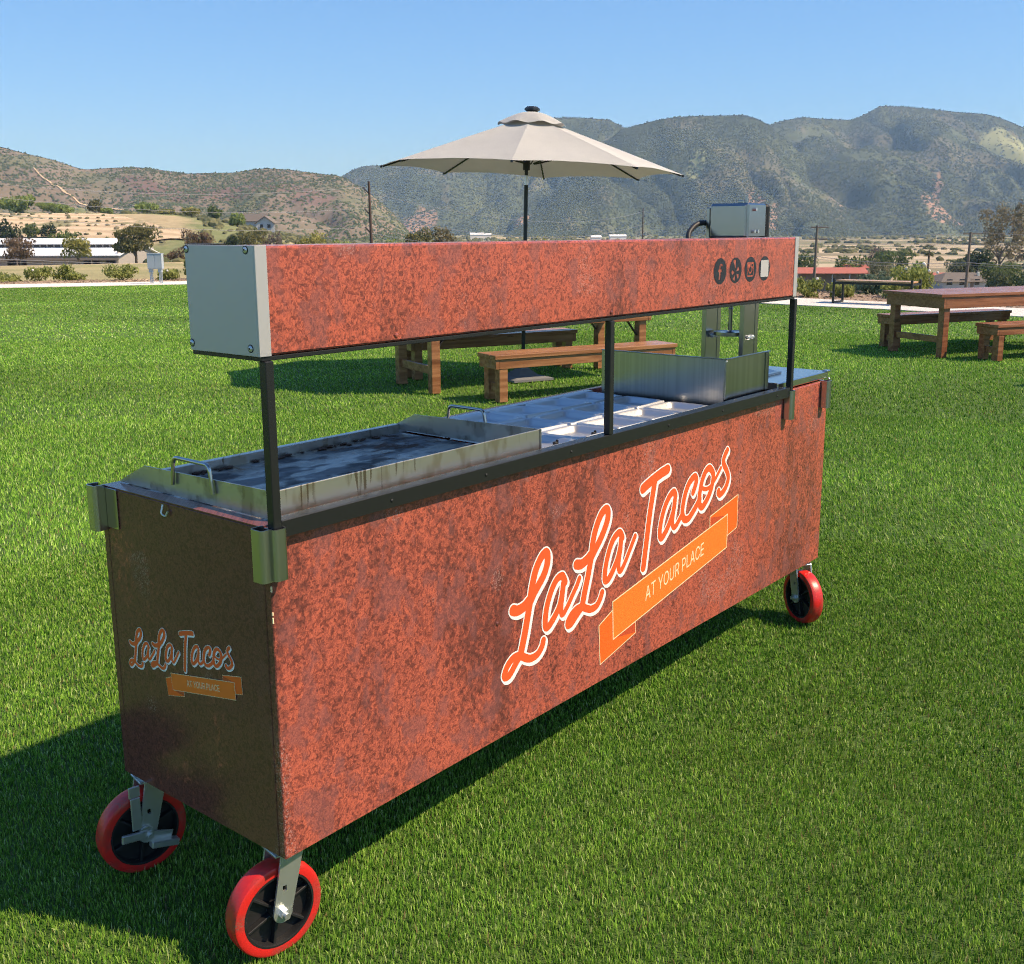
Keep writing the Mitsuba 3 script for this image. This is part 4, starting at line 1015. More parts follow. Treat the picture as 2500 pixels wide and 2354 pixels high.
trestle('picnic_table', 'dark reddish timber table at the right edge with its near corner in view', 'table', at(d2, n2, 10.30, 7.74), d2, 2.62, 0.95, 0.735, 5, 'wood_red', 2.42, 0.78, 0.088, 0.13, 0.17)
trestle('bench', 'timber bench behind the reddish table at the right', 'bench', at(d2, n2, 10.33, 8.50), d2, 2.0, 0.33, 0.412, 3, 'wood_red', 1.90, 0.20, 0.085, 0.085, 0.08, 'timber benches on the lawn')
trestle('bench', 'timber bench in front of the reddish table, cut by the right edge', 'bench', at(d2, n2, 10.38, 6.95), d2, 2.0, 0.33, 0.412, 3, 'wood_red', 1.90, 0.20, 0.085, 0.085, 0.08, 'timber benches on the lawn')

trestle('bench', 'timber bench just past the right edge, only its shadow reaching the view', 'bench', at(d2, n2, 9.376, 5.015), d2, 2.0, 0.33, 0.412, 3, 'wood_red', 1.90, 0.20, 0.085, 0.085, 0.08, 'timber benches on the lawn')

# slatted bench on the path
c0 = vw(6.89, 21.45, 0.0)
dd = vw(7.36, 21.03, 0) - vw(6.30, 21.88, 0); dd /= np.linalg.norm(dd)
R = np.stack([dd, np.cross([0, 0, 1.0], dd), [0, 0, 1.0]], 1)
M = mat(R, (c0[0], c0[1], 0.017))
sb = thing('slatted_bench', 'backless bench with pale wooden slats on a black metal frame, standing on the path', 'bench')
for m in planks(1.50, 0.44, 4, 0.035, 0.008):
    m.apply_translation([0, 0, 0.425])
    put('slat', m, 'wood_pale', sb, m=M)
for s in (-1, 1):
    x = s * 0.785
    for t_ in (-1, 1):
        put('leg', cbox([x - 0.02, t_ * 0.235 - 0.02, 0], [x + 0.02, t_ * 0.235 + 0.02, 0.49], 0.003), 'black_paint', sb, m=M)
    put('end_rail', cat(cbox([x - 0.018, -0.2145, 0.38], [x + 0.018, 0.2145, 0.418], 0.002), cbox([x - 0.018, -0.2145, 0.003], [x + 0.018, 0.2145, 0.035], 0.002)), 'black_paint', sb, m=M)
for t_ in (-1, 1):
    put('side_rail', cbox([-0.7645, t_ * 0.235 - 0.012, 0.382], [0.7645, t_ * 0.235 + 0.012, 0.418], 0.002), 'black_paint', sb, m=M)

# ------------------------------------------------------------------ umbrella
PU = np.array([7.094, 5.102, 0.0])
um = thing('umbrella', 'open taupe patio umbrella standing over the timber table', 'umbrella')
tilt = math.radians(1.2)
Ru = trimesh.transformations.rotation_matrix(tilt, VF)[:3, :3]
MU = mat(Ru, PU)
MC = MU @ mat(trimesh.transformations.rotation_matrix(math.radians(1.0), VF)[:3, :3], (0, 0, 0))
def corner(k, r, z):
    a = math.radians(-6 + 45 * k)
    return r * (math.sin(a) * VR - math.cos(a) * VF) + np.array([0, 0, z])
RIM, ZR, ZA = 1.47, 2.040, 2.545
def canopy_z(f, between):
    """height along a rib (f from 0 at the hub to 1 at the rim), a little lower between the ribs"""
    return ZA + (ZR - ZA) * (0.97 * f + 0.03 * f ** 2) - 0.030 * between * math.sin(math.pi * min(f, 1)) * 0.6
for k in range(8):
    nu, nv = 12, 16
    V, Q = [], []
    for i in range(nu + 1):
        f = 0.055 + (1 - 0.055) * i / nu
        for j in range(nv + 1):
            g = j / nv
            bt = 4 * g * (1 - g)
            a, b = corner(k, RIM * f, 0), corner(k + 1, RIM * f, 0)
            p = a * (1 - g) + b * g
            p = p * (1 - 0.035 * bt * f ** 3)
            p[2] = canopy_z(f, bt) + 0.022 * bt * f ** 6
            p[2] += 0.010 * (float(meshkit.fbm(np.array([f * 5 + k * 7.0, g * 3.0, 0.0]), 3, 4)) - 0.5) * min(1.0, 4 * bt)
            V.append(p)
    for i in range(nu):
        for j in range(nv):
            Q.append([i * (nv + 1) + j, (i + 1) * (nv + 1) + j, (i + 1) * (nv + 1) + j + 1, i * (nv + 1) + j + 1])
    put('canopy_panel', (np.array(V), np.array(Q)), 'canvas', um, smooth=True, m=MC)
    # rib under the seam, from the slider's height to the rim, with a strut
    pts = np.array([corner(k, RIM * f, canopy_z(f, 0) - 0.016) for f in np.linspace(0.06, 0.985, 9)])
    rib = put('rib', tube(pts, 0.0085, 6), 'umbrella_black', um, smooth=30, m=MC)
    put('rib_cap', moved(cbox([-0.009, -0.009, -0.009], [0.009, 0.009, 0.010], 0.003), mat(t=corner(k, RIM - 0.004, ZR - 0.009))), 'umbrella_black', rib, m=MC)
    st = tube(np.array([corner(k, 0.05, 2.10), corner(k, RIM * 0.50, canopy_z(0.50, 0) - 0.026)]), 0.007, 6)
    put('strut', st, 'umbrella_black', um, smooth=30, m=MC)
V, Q = [], []
nu, nv = 6, 64
for i in range(nu + 1):
    f = i / nu
    for j in range(nv):
        a = 2 * math.pi * j / nv
        wv = 0.5 - 0.5 * math.cos(8 * a - math.radians(-6 * 8))
        r = (0.05 + 0.275 * f)
        z = 2.578 - 0.126 * f ** 1.6 + (0.022 * wv * f ** 3)
        V.append(r * (math.sin(a) * VR - math.cos(a) * VF) + np.array([0, 0, z]))
for i in range(nu):
    for j in range(nv):
        Q.append([i * nv + j, (i + 1) * nv + j, (i + 1) * nv + (j + 1) % nv, i * nv + (j + 1) % nv])
put('vent_cap', (np.array(V), np.array(Q)), 'canvas', um, smooth=True, m=MC, label='scalloped vent cap')
put('finial', cat(moved(lathe([(0, 0.048), (0.050, 0.048), (0.074, 0.030), (0.074, 0.014), (0.050, 0.002), (0.026, 0), (0.022, -0.035), (0, -0.035)], 8), mat(t=(0, 0, 2.580)))), 'umbrella_black', um, m=MC)
put('pole', tube([(0, 0, 0.045), (0, 0, 1.90)], 0.0195, 20), 'umbrella_black', um, smooth=40, m=MU)
put('tilt_joint', cat(tube([(0, 0, 1.9005), (0, 0, 1.99)], 0.0165, 20)), 'silver', um, smooth=40, m=MU)
put('upper_pole', cat(tube([(0, 0, 1.9905), (0, 0, 2.56)], 0.017, 20), moved(lathe([(0.0172, -0.05), (0.034, -0.05), (0.034, 0.05), (0.0172, 0.05)], 20), mat(t=(0, 0, 2.09)))), 'umbrella_black', um, smooth=40, m=MU)
prof = [(0.32, 0.012), (0.32, 0.034), (0.16, 0.062), (0.075, 0.115), (0.045, 0.15), (0.0, 0.15)]
bs = trimesh.creation.revolve(np.array([(0, 0.012)] + prof), sections=4)
put('base', moved(bs, mat(rotz(math.radians(45 - 21)))), 'base_grey', um, m=mat(t=PU))
put('base_sleeve', tube([(0, 0, 0.151), (0, 0, 0.30)], 0.028, 18), 'umbrella_black', um, smooth=40, m=mat(t=PU))

# ------------------------------------------------------------------ electrical cabinet at the path
mc = thing('meter_cabinet', 'grey electrical cabinet on two conduit legs at the edge of the path', 'electrical box')
MM = np.eye(4); MM[:3, 0], MM[:3, 1] = VR, VF; MM[:3, 3] = vw(-10.5, 30.5, 0.0)
put('box', cbox([-0.20, -0.09, 0.42], [0.20, 0.09, 0.84], 0.006), 'meter_paint', mc, m=MM)
for x in (-0.105, 0.105):
    put('door', cbox([x - 0.098, -0.1005, 0.435], [x + 0.098, -0.0905, 0.825], 0.003), 'meter_paint', mc, m=MM)
put('hood', cbox([-0.212, -0.115, 0.8405], [0.212, 0.10, 0.856], 0.003), 'meter_paint', mc, m=MM)
for x in (-0.14, 0.12):
    put('wireway', cbox([x - 0.05, -0.06, 0.325], [x + 0.05, 0.05, 0.4195], 0.004), 'meter_paint', mc, m=MM)
    for k in range(3):
        put('conduit', tube([(x - 0.035 + 0.035 * k, 0, 0.016), (x - 0.035 + 0.035 * k, 0, 0.3245)], 0.0135, 8), 'meter_paint', mc, smooth=40, m=MM)
# ------------------------------------------------------------------ plants
def leaf_cloud(lobes, n, size, pal, seed, fill=0.55, drop=0.0, aspect=1.8):
    """leaf-sized faces spread through the lobes (x, y, z, rx, ry, rz)"""
    g = np.random.default_rng(seed)
    lobes = np.asarray(lobes, float)
    vol = np.prod(lobes[:, 3:], 1) ** 0.67
    which = g.choice(len(lobes), n, p=vol / vol.sum())
    d = g.normal(size=(n, 3)); d /= np.linalg.norm(d, axis=1, keepdims=True)
    rad = g.uniform(fill, 1.0, n) ** 0.6 * (1 + 0.16 * (meshkit.noise(d * 2.7 + which[:, None] * 5.1, seed) - 0.5) * 2)
    P = lobes[which, :3] + d * rad[:, None] * lobes[which, 3:]
    # clumps
    cl = meshkit.noise(P * (1.4 / max(lobes[:, 3].max(), 0.2)) * 2.4, seed + 3)
    keep = cl > 0.30
    P, d, which = P[keep], d[keep], which[keep]
    n = len(P)
    nrm = d + 0.9 * g.normal(size=(n, 3)); nrm /= np.linalg.norm(nrm, axis=1, keepdims=True)
    up = np.tile([0, 0, 1.0], (n, 1)); up[:, :2] += 0.5 * g.normal(size=(n, 2)); up[:, 2] -= drop
    a = np.cross(nrm, up); a /= np.linalg.norm(a, axis=1, keepdims=True) + 1e-9
    b = np.cross(a, nrm)
    s = size * g.uniform(0.6, 1.4, n)[:, None]
    A, Bv = a * s * 0.5, b * s * 0.5 * aspect
    V = np.stack([P - Bv, P + A * 0.9, P + Bv, P - A * 0.9], 1)
    F = np.array([[0, 1, 2], [0, 2, 3]])
    F = (F[None] + 4 * np.arange(n)[:, None, None]).reshape(-1, 3)
    pal = np.asarray(pal)
    t = g.uniform(0, 1, n)[:, None]
    c = 1.25 * (pal[0] * (1 - t) + pal[1] * t)
    return V.reshape(-1, 3), F, np.repeat(c, 4, 0)

def trunk_mesh(h, r, spread, seed, nb=5, z0=-0.3):
    g = np.random.default_rng(seed)
    ms = [tube(np.array([[0, 0, z0], [0.05 * g.normal(), 0.05 * g.normal(), h * 0.5], [0.1 * g.normal(), 0.1 * g.normal(), h]]), [r, r * 0.8, r * 0.55], 7)]
    for k in range(nb):
        a = 2 * math.pi * (k + g.uniform(0, 0.6)) / nb
        e = np.array([math.cos(a) * spread, math.sin(a) * spread, h + spread * g.uniform(0.3, 0.9)])
        z = h * g.uniform(0.55, 0.95)
        ms.append(tube(np.array([[0, 0, z], e * [0.5, 0.5, 1] * [1, 1, 0] + [0, 0, (z + e[2]) * 0.52], e]), [r * 0.55, r * 0.4, r * 0.15], 5))
    return cat(*ms)

def lobes_round(seed, n=9, w=1.0, h=1.0, flat=0.6):
    g = np.random.default_rng(seed)
    L = [(0, 0, h * 0.5, w * 0.34, w * 0.34, h * 0.36)]
    for k in range(n):
        a = 2 * math.pi * k / n + g.uniform(-0.3, 0.3)
        rr = g.uniform(0.16, 0.33) * w
        L.append((math.cos(a) * rr, math.sin(a) * rr, h * g.uniform(0.25, 0.78), w * g.uniform(0.13, 0.22), w * g.uniform(0.13, 0.22), h * g.uniform(0.14, 0.24)))
    return L

G_OLIVE = [(0.095, 0.098, 0.040), (0.190, 0.178, 0.075)]
G_YELLOW = [(0.190, 0.190, 0.055), (0.330, 0.310, 0.105)]
G_MID = [(0.075, 0.108, 0.040), (0.150, 0.185, 0.068)]
G_DARK = [(0.022, 0.038, 0.018), (0.055, 0.075, 0.034)]
G_LIME = [(0.150, 0.200, 0.055), (0.260, 0.310, 0.100)]
G_BROWN = [(0.105, 0.070, 0.045), (0.175, 0.130, 0.082)]
G_BARE = [(0.135, 0.110, 0.092), (0.200, 0.165, 0.135)]
G_WHITE = [(0.30, 0.31, 0.25), (0.50, 0.50, 0.44)]
G_ROSE = [(0.140, 0.170, 0.045), (0.320, 0.340, 0.120)]

def plant(name, label, catg, b, Y, w, h, z0=None, pal=G_MID, n=900, leaf=0.3, seed=1, trunk=0.25, base=0.18, fill=0.5, drop=0.0, lobes=None, group=None, bark='bark', top=None):
    """b: how far right per metre along the line of sight; w, h: crown width and total height"""
    X = b * Y
    z = float(fall(X, Y)) if z0 is None else z0
    if top is not None:
        h = max(CAM[2] + top * Y - z, 1.0)
    t = thing(name, label, catg, group)
    M = np.eye(4); M[:3, 0], M[:3, 1] = VR, VF; M[:3, 3] = vw(X, Y, z - 0.05)
    ch = h * (1 - base)
    lb = lobes if lobes is not None else lobes_round(seed, 10, w, ch)
    lb = [(x, y, zz + h * base, a, b_, c) for x, y, zz, a, b_, c in lb]
    v, f, c = leaf_cloud(lb, n, leaf, pal, seed, fill, drop)
    put('crown', (v, f), 'leaf', t, color=c, m=M)
    if trunk:
        put('trunk', trunk_mesh(h * (base + 0.25 * (1 - base)), trunk, w * 0.25, seed), bark, t, smooth=30, m=M)
    return t, M

# rose bushes along the far side of the path
roses = [(-0.4850, 32.6, 1.25, 0.48, 'low rose bush cut by the left edge of the view, beyond the path'),
         (-0.4540, 33.0, 1.15, 0.62, 'broad rose bush beyond the path, second from the left edge'),
         (-0.4290, 33.4, 0.75, 0.74, 'tall narrow rose bush beyond the path beside the broad one'),
         (-0.4190, 33.4, 0.85, 0.42, 'small low rose bush in front of the white-roofed barn'),
         (-0.3770, 33.6, 1.30, 0.68, 'rose bush left of the grey electrical cabinet'),
         (-0.3330, 33.6, 0.95, 0.52, 'rose bush right of the grey electrical cabinet'),
         (-0.3135, 33.8, 0.40, 0.85, 'thin young rose bush beside the left end of the sign box'),
         (0.2580, 24.3, 0.85, 0.64, 'rose bush just right of the sign box end'),
         (0.2890, 24.2, 0.80, 0.52, 'rose bush behind the left end of the slatted bench'),
         (0.3560, 24.3, 1.20, 0.92, 'tall rose bush with white blooms behind the right end of the slatted bench'),
         (0.3360, 23.8, 0.55, 0.50, 'small rose bush at the foot of the tall blooming one')]
g7 = np.random.default_rng(77)
for k, (b, Y, w, h, lab) in enumerate(roses):
    t, M = plant('rose_bush', lab, 'shrub', b, Y, w, h, None, G_ROSE, int(900 * w * h + 260), 0.052, 200 + k, 0.018, 0.06, 0.12, group='rose bushes along the path')
    nb = 8 if h > 0.9 else (1 if k % 2 else 0)
    for j in range(nb):
        a, rr = g7.uniform(0, 6.28), g7.uniform(0.2, 0.45) * w
        put('bloom', moved(trimesh.creation.icosphere(1, 0.034), mat(t=(rr * math.cos(a), rr * math.sin(a) - 0.1, h * g7.uniform(0.7, 1.0)))), 'petal_white', t, smooth=True, m=M)
plant('shrub', 'bluish-green rounded shrub behind the slatted bench', 'shrub', 0.3160, 27.0, 1.15, 0.75, None, [(0.085, 0.120, 0.085), (0.16, 0.205, 0.15)], 900, 0.06, 301, 0.02, 0.04, 0.3)

# trees: name, label, b, Y, crown width, height, palette, leaves, leaf size, seed, options
TREES = [
 ('tree', 'bare brownish tree in front of the left end of the barn', -0.4690, 150, 6.0, 5.4, G_BROWN, 1300, 0.22, 11, dict(base=0.20, fill=0.2, trunk=0.14, top=-0.0023)),
 ('tree', 'yellow-green tree in front of the middle of the white-roofed barn', -0.4150, 140, 4.4, 4.3, G_YELLOW, 1700, 0.20, 12, dict(base=0.22, trunk=0.11, top=-0.0038)),
 ('tree', 'large dark olive tree at the right end of the barn', -0.3620, 150, 7.2, 6.4, G_OLIVE, 3200, 0.24, 13, dict(base=0.26, trunk=0.22, top=0.0080)),
 ('tree', 'reddish-brown tree just right of the large olive tree', -0.3030, 175, 6.4, 5.6, G_BROWN, 1500, 0.26, 14, dict(base=0.10, fill=0.3, trunk=0.16, top=0.0046)),
 ('tree', 'dark green tree between two brown trees above the sign box', -0.2720, 180, 4.6, 4.8, G_DARK, 1500, 0.24, 15, dict(base=0.08, trunk=0.15, top=0.0011)),
 ('tree', 'olive tree right of the dark green one above the sign box', -0.2530, 172, 5.4, 6.0, G_OLIVE, 1600, 0.26, 16, dict(base=0.08, trunk=0.15, top=0.0042)),
 ('tree', 'leafless greyish-brown tree left of a yellow-green one', -0.2360, 176, 4.4, 5.6, G_BARE, 900, 0.22, 17, dict(base=0.08, fill=0.2, trunk=0.14, top=0.0050)),
 ('tree', 'wide yellow-green tree above the left part of the sign box', -0.1990, 178, 7.0, 4.9, G_YELLOW, 2000, 0.26, 18, dict(base=0.06, trunk=0.16, top=0.0008)),
 ('tree', 'small bright green tree left of the first utility pole', -0.1700, 172, 4.6, 3.9, G_LIME, 1200, 0.24, 19, dict(base=0.06, trunk=0.12, top=-0.0050)),
 ('tree', 'bright green tree just right of the first utility pole', -0.1250, 175, 5.0, 4.4, G_LIME, 1300, 0.24, 20, dict(base=0.06, trunk=0.12, top=-0.0027)),
 ('tree', 'broad olive tree between the first utility pole and a taller brownish tree', -0.1010, 190, 6.8, 6.2, G_OLIVE, 1800, 0.28, 21, dict(base=0.06, trunk=0.16, top=0.0050)),
 ('tree', 'tall brownish-olive tree left of the umbrella pole', -0.0780, 200, 6.6, 8.2, [(0.115, 0.100, 0.050), (0.185, 0.160, 0.085)], 1900, 0.30, 22, dict(base=0.06, trunk=0.18, top=0.0092)),
 ('shrub', 'white blossoming shrub left of the umbrella pole', -0.0380, 160, 4.6, 3.9, G_WHITE, 1100, 0.24, 23, dict(base=0.05, trunk=0.08, top=-0.0019)),
 ('shrub', 'smaller white blossoming shrub beside the larger one', -0.0640, 158, 2.6, 2.9, G_WHITE, 600, 0.22, 24, dict(base=0.05, trunk=0.08, top=-0.0057)),
 ('tree', 'olive-yellow tree just right of the umbrella pole', 0.0090, 190, 6.6, 5.6, G_YELLOW, 1700, 0.28, 25, dict(base=0.06, trunk=0.16, top=0.0004)),
 ('tree', 'small green tree just beyond the far end of the sign box', 0.2540, 205, 5.4, 6.2, G_MID, 1300, 0.30, 26, dict(base=0.06, trunk=0.14, top=-0.0157)),
 ('tree', 'green bushy tree above the left red roof', 0.2960, 205, 8.2, 6.0, G_MID, 2000, 0.28, 27, dict(base=0.06, trunk=0.16, top=-0.0199)),
 ('tree', 'grey bare-topped tree between two green trees', 0.3190, 212, 5.8, 6.6, G_BARE, 1000, 0.26, 28, dict(base=0.10, fill=0.2, trunk=0.16, top=-0.0142)),
 ('tree', 'rounded dark green tree left of the palm', 0.3330, 206, 8.4, 7.6, [(0.070, 0.105, 0.045), (0.140, 0.180, 0.075)], 2400, 0.30, 29, dict(base=0.06, trunk=0.18, top=-0.0157)),
 ('tree', 'pale grey-green tree in front of the red roofs', 0.3230, 150, 4.8, 4.4, [(0.135, 0.138, 0.080), (0.22, 0.215, 0.13)], 1500, 0.24, 30, dict(base=0.06, fill=0.3, trunk=0.12, top=-0.0241)),
 ('tree', 'bright green tree below the palm', 0.3570, 165, 4.4, 5.2, G_LIME, 1800, 0.26, 31, dict(base=0.06, trunk=0.14, top=-0.0287)),
 ('eucalyptus_tree', 'tall brownish eucalyptus behind the right utility pole', 0.4330, 230, 9.6, 18.5, [(0.145, 0.130, 0.075), (0.240, 0.205, 0.130)], 2600, 0.34, 32, dict(base=0.30, fill=0.3, drop=0.6, trunk=0.35, top=0.0011)),
 ('eucalyptus_tree', 'second brownish eucalyptus right of the taller one', 0.4640, 235, 11.0, 18.0, [(0.150, 0.128, 0.080), (0.245, 0.200, 0.135)], 2800, 0.34, 33, dict(base=0.28, fill=0.3, drop=0.6, trunk=0.35, top=0.0011)),
 ('tree', 'dark scrubby tree at the foot of the eucalyptus', 0.4120, 215, 8.2, 10.6, G_DARK, 1700, 0.36, 34, dict(base=0.10, fill=0.3, trunk=0.2, top=-0.0157)),
 ('tree', 'green tree right of the grey-roofed house', 0.4340, 175, 8.4, 6.2, G_MID, 1900, 0.30, 35, dict(base=0.06, trunk=0.16, top=-0.0272)),
 ('tree', 'light green tree close to the right wall of the grey-roofed house', 0.4360, 155, 4.6, 4.2, [(0.075, 0.095, 0.045), (0.135, 0.155, 0.075)], 1200, 0.24, 36, dict(base=0.06, trunk=0.12, top=-0.0345)),
 ('conifer', 'very dark conifer at the right edge of the view', 0.4830, 160, 7.2, 15.5, [(0.022, 0.036, 0.020), (0.060, 0.078, 0.042)], 2600, 0.36, 37, dict(base=0.04, fill=0.3, trunk=0.25, top=0.0065)),
 ('tree', 'dark green tree under the conifer at the right edge', 0.4700, 150, 8.2, 6.4, [(0.055, 0.088, 0.040), (0.115, 0.150, 0.065)], 2200, 0.28, 38, dict(base=0.05, trunk=0.16, top=-0.0287)),
 ('tree', 'grey-green tree behind the grey-roofed house roof', 0.4000, 215, 8.0, 7.4, [(0.095, 0.115, 0.062), (0.165, 0.185, 0.105)], 1600, 0.34, 39, dict(base=0.05, trunk=0.16, top=-0.0241)),
 ('tree', 'large lime-green tree at the left end of the orchard crest', -0.4680, 350, 14.2, 13.5, G_LIME, 1700, 0.62, 40, dict(base=0.04, trunk=0.3, top=0.0326)),
 ('tree', 'low green tree right of the largest one on the orchard crest', -0.4330, 352, 12.8, 9.0, G_LIME, 1300, 0.62, 41, dict(base=0.04, trunk=0.3, top=0.0261)),
 ('tree', 'slim grey tree standing alone on the orchard crest', -0.3960, 352, 5.2, 12.0, G_OLIVE, 700, 0.55, 42, dict(base=0.08, trunk=0.25, top=0.0291)),
 ('tree', 'small pointed green tree right of the slim grey one on the crest', -0.3850, 352, 5.2, 7.5, G_LIME, 700, 0.55, 43, dict(base=0.04, trunk=0.25, top=0.0215)),
 ('tree', 'bright green crown in the middle of the orchard crest', -0.3490, 345, 9.4, 12.5, G_LIME, 1300, 0.60, 44, dict(base=0.04, trunk=0.3, top=0.0257)),
 ('tree', 'pale green bush tree right of the middle of the crest', -0.3320, 340, 6.8, 8.0, G_YELLOW, 900, 0.55, 45, dict(base=0.04, trunk=0.25, top=0.0188)),
 ('tree', 'tall yellow-green tree on the right part of the crest', -0.3080, 335, 6.0, 12.0, G_YELLOW, 900, 0.55, 46, dict(base=0.04, trunk=0.25, top=0.0222)),
 ('tree', 'dark poplar-shaped tree on the right part of the crest', -0.2870, 335, 4.9, 12.5, G_MID, 800, 0.55, 47, dict(base=0.04, trunk=0.25, top=0.0222)),
 ('tree', 'light tree at the right end of the crest beside the small far house', -0.2670, 330, 6.0, 8.5, G_LIME, 800, 0.55, 48, dict(base=0.04, trunk=0.25, top=0.0172)),
 ('tree', 'green tree below the orchard slope at the left', -0.4250, 225, 9.6, 5.2, G_MID, 1500, 0.36, 49, dict(base=0.04, trunk=0.2, top=0.0019)),
 ('tree', 'dark tree at the left edge below the orchard slope', -0.4800, 235, 7.0, 7.6, G_DARK, 1300, 0.36, 50, dict(base=0.04, trunk=0.2, top=0.0146)),
 ('tree', 'small dark tree on the orchard slope', -0.4560, 262, 5.2, 3.8, G_MID, 700, 0.34, 51, dict(base=0.04, trunk=0.15, top=0.0077)),
 ('tree', 'second small dark tree on the orchard slope', -0.4400, 262, 5.0, 3.6, G_DARK, 700, 0.34, 52, dict(base=0.04, trunk=0.15, top=0.0077)),
 ('tree', 'purplish bare bush right of the large olive tree', -0.3240, 165, 4.0, 3.2, G_BROWN, 700, 0.22, 53, dict(base=0.05, fill=0.2, trunk=0.1, top=-0.0123)),
]
for nm, lab, b, Y, w, h, pal, n, leaf, seed, o in TREES:
    lob = None
    if nm == 'conifer':
        gg = np.random.default_rng(seed)
        lob = [(gg.uniform(-0.1, 0.1) * w, gg.uniform(-0.1, 0.1) * w, h * 0.96 * q, w * 0.48 * (1.06 - q), w * 0.48 * (1.06 - q), h * 0.09) for q in np.linspace(0.06, 0.98, 13)]
    if nm == 'eucalyptus_tree':
        gg = np.random.default_rng(seed)
        lob = [(gg.uniform(-0.36, 0.36) * w, gg.uniform(-0.36, 0.36) * w, h * 0.72 * gg.uniform(0.12, 0.9), w * gg.uniform(0.10, 0.20), w * gg.uniform(0.10, 0.20), h * gg.uniform(0.08, 0.16)) for q in range(22)]
    plant(nm, lab, 'tree' if nm != 'shrub' else 'shrub', b, Y, w, h, None, pal, n, leaf, seed, lobes=lob, **o)

# fan palm
Yp, bp = 190.0, 0.3674
pz = float(fall(bp * Yp, Yp))
pt = thing('palm_tree', 'single fan palm standing above the green trees in the valley', 'palm')
MP = np.eye(4); MP[:3, 0], MP[:3, 1] = VR, VF; MP[:3, 3] = vw(bp * Yp, Yp, pz)
put('trunk', tube([(0, 0, -0.3), (0.05, 0, 3), (0.1, 0, 6.4)], [0.28, 0.2, 0.17], 8), 'bark', pt, smooth=40, m=MP)
gg = np.random.default_rng(8)
fv, ff, fc, base = [], [], [], 0
for k in range(46):
    a, e = gg.uniform(0, 6.283), gg.uniform(-0.9, 1.2)
    d = np.array([math.cos(a) * math.cos(e), math.sin(a) * math.cos(e), math.sin(e)])
    sd_ = np.cross(d, [0, 0, 1.0]); sd_ /= np.linalg.norm(sd_)
    o = np.array([0.1, 0, 6.4])
    for j in range(9):
        q = (j - 4) / 4 * 0.8
        dd_ = d * math.cos(q) + sd_ * math.sin(q)
        p0 = o + d * 0.8
        p1 = o + d * 0.8 + dd_ * 0.75 + np.array([0, 0, -0.12])
        fv += [p0 - sd_ * 0.03, p0 + sd_ * 0.05, p1]
        ff.append([base, base + 1, base + 2]); base += 3
        t = gg.uniform()
        fc += [np.array([0.04, 0.06, 0.028]) * (1 - t) + np.array([0.10, 0.115, 0.055]) * t] * 3
    fv += [o, o + sd_ * 0.03, o + d * 0.85]; ff.append([base, base + 1, base + 2]); base += 3; fc += [np.array([0.07, 0.075, 0.04])] * 3
put('crown', (np.array(fv), np.array(ff)), 'leaf', pt, color=np.array(fc), m=MP)

# ------------------------------------------------------------------ utility poles and cables
def line_pole(label, b, Y, top, lean, mt, ins):
    X = b * Y
    z0 = float(fall(X, Y))
    t = thing('utility_pole', label, 'utility pole', 'utility poles across the valley')
    M = np.eye(4); M[:3, 0], M[:3, 1] = VR, VF; M[:3, 3] = vw(X, Y, 0)
    put('shaft', tube([(0, 0, z0 - 0.5), (lean * 0.5, 0, (z0 + top) / 2), (lean, 0, top)], [0.17, 0.145, 0.11], 10), mt, t, smooth=40, m=M)
    pts = []
    for kind, z, x in ins:
        p = np.array([lean * (z - z0) / (top - z0) + x, -0.05, z])
        if kind == 'post':
            put('insulator', tube([(lean * (z - z0) / (top - z0) - 0.08, 0, z - 0.35), tuple(p + [0, 0, 0.25])], [0.06, 0.075], 8), 'insulator', t, m=M)
            pts.append(vw(X + p[0], Y + p[1], p[2] + 0.25))
        elif kind == 'arm':
            put('crossarm', cbox([-0.9 + p[0], -0.05, z - 0.06], [0.9 + p[0], 0.05, z + 0.06], 0.01), mt, t, m=M)
            pts.append(vw(X + p[0] + 0.8, Y, z + 0.12))
        else:
            pts.append(vw(X + p[0], Y - 0.15, z))
    return pts
def ez(v, Y):
    return CAM[2] + v * Y
P1 = line_pole('tall brown utility pole with three slanted insulators, left of the umbrella', -0.1445, 112.0, ez(0.0432, 112), -0.12, 'pole_wood', [('post', ez(0.0360, 112), -0.62), ('post', ez(0.0170, 112), -0.55), ('post', ez(0.0005, 112), -0.55), ('clip', ez(0.0330, 112), 0.1), ('clip', ez(0.0140, 112), 0.1), ('clip', ez(-0.0030, 112), 0.1)])
P2 = line_pole('thin dark utility pole right of the umbrella, above the sign box', 0.1039, 230.0, ez(0.0191, 230), 0.0, 'pole_wood', [('clip', ez(0.0165, 230), 0.3), ('clip', ez(0.0050, 230), 0.3), ('clip', ez(-0.004, 230), 0.1)])
P3 = line_pole('grey utility pole with a short crossarm just beyond the sign box end', 0.2627, 112.0, ez(0.0031, 112), 0.10, 'pole_grey', [('arm', ez(0.0015, 112), 0.25), ('arm', ez(-0.0090, 112), 0.15), ('clip', ez(-0.0245, 112), 0.0), ('clip', ez(-0.0265, 112), 0.0)])
P4 = line_pole('weathered utility pole standing in front of the eucalyptus at the right', 0.4034, 104.0, ez(-0.0030, 104), 0.12, 'pole_grey', [('arm', ez(-0.0045, 104), 0.2), ('clip', ez(-0.0135, 104), 0.0), ('clip', ez(-0.0305, 104), 0.0), ('clip', ez(-0.0325, 104), 0.0)])

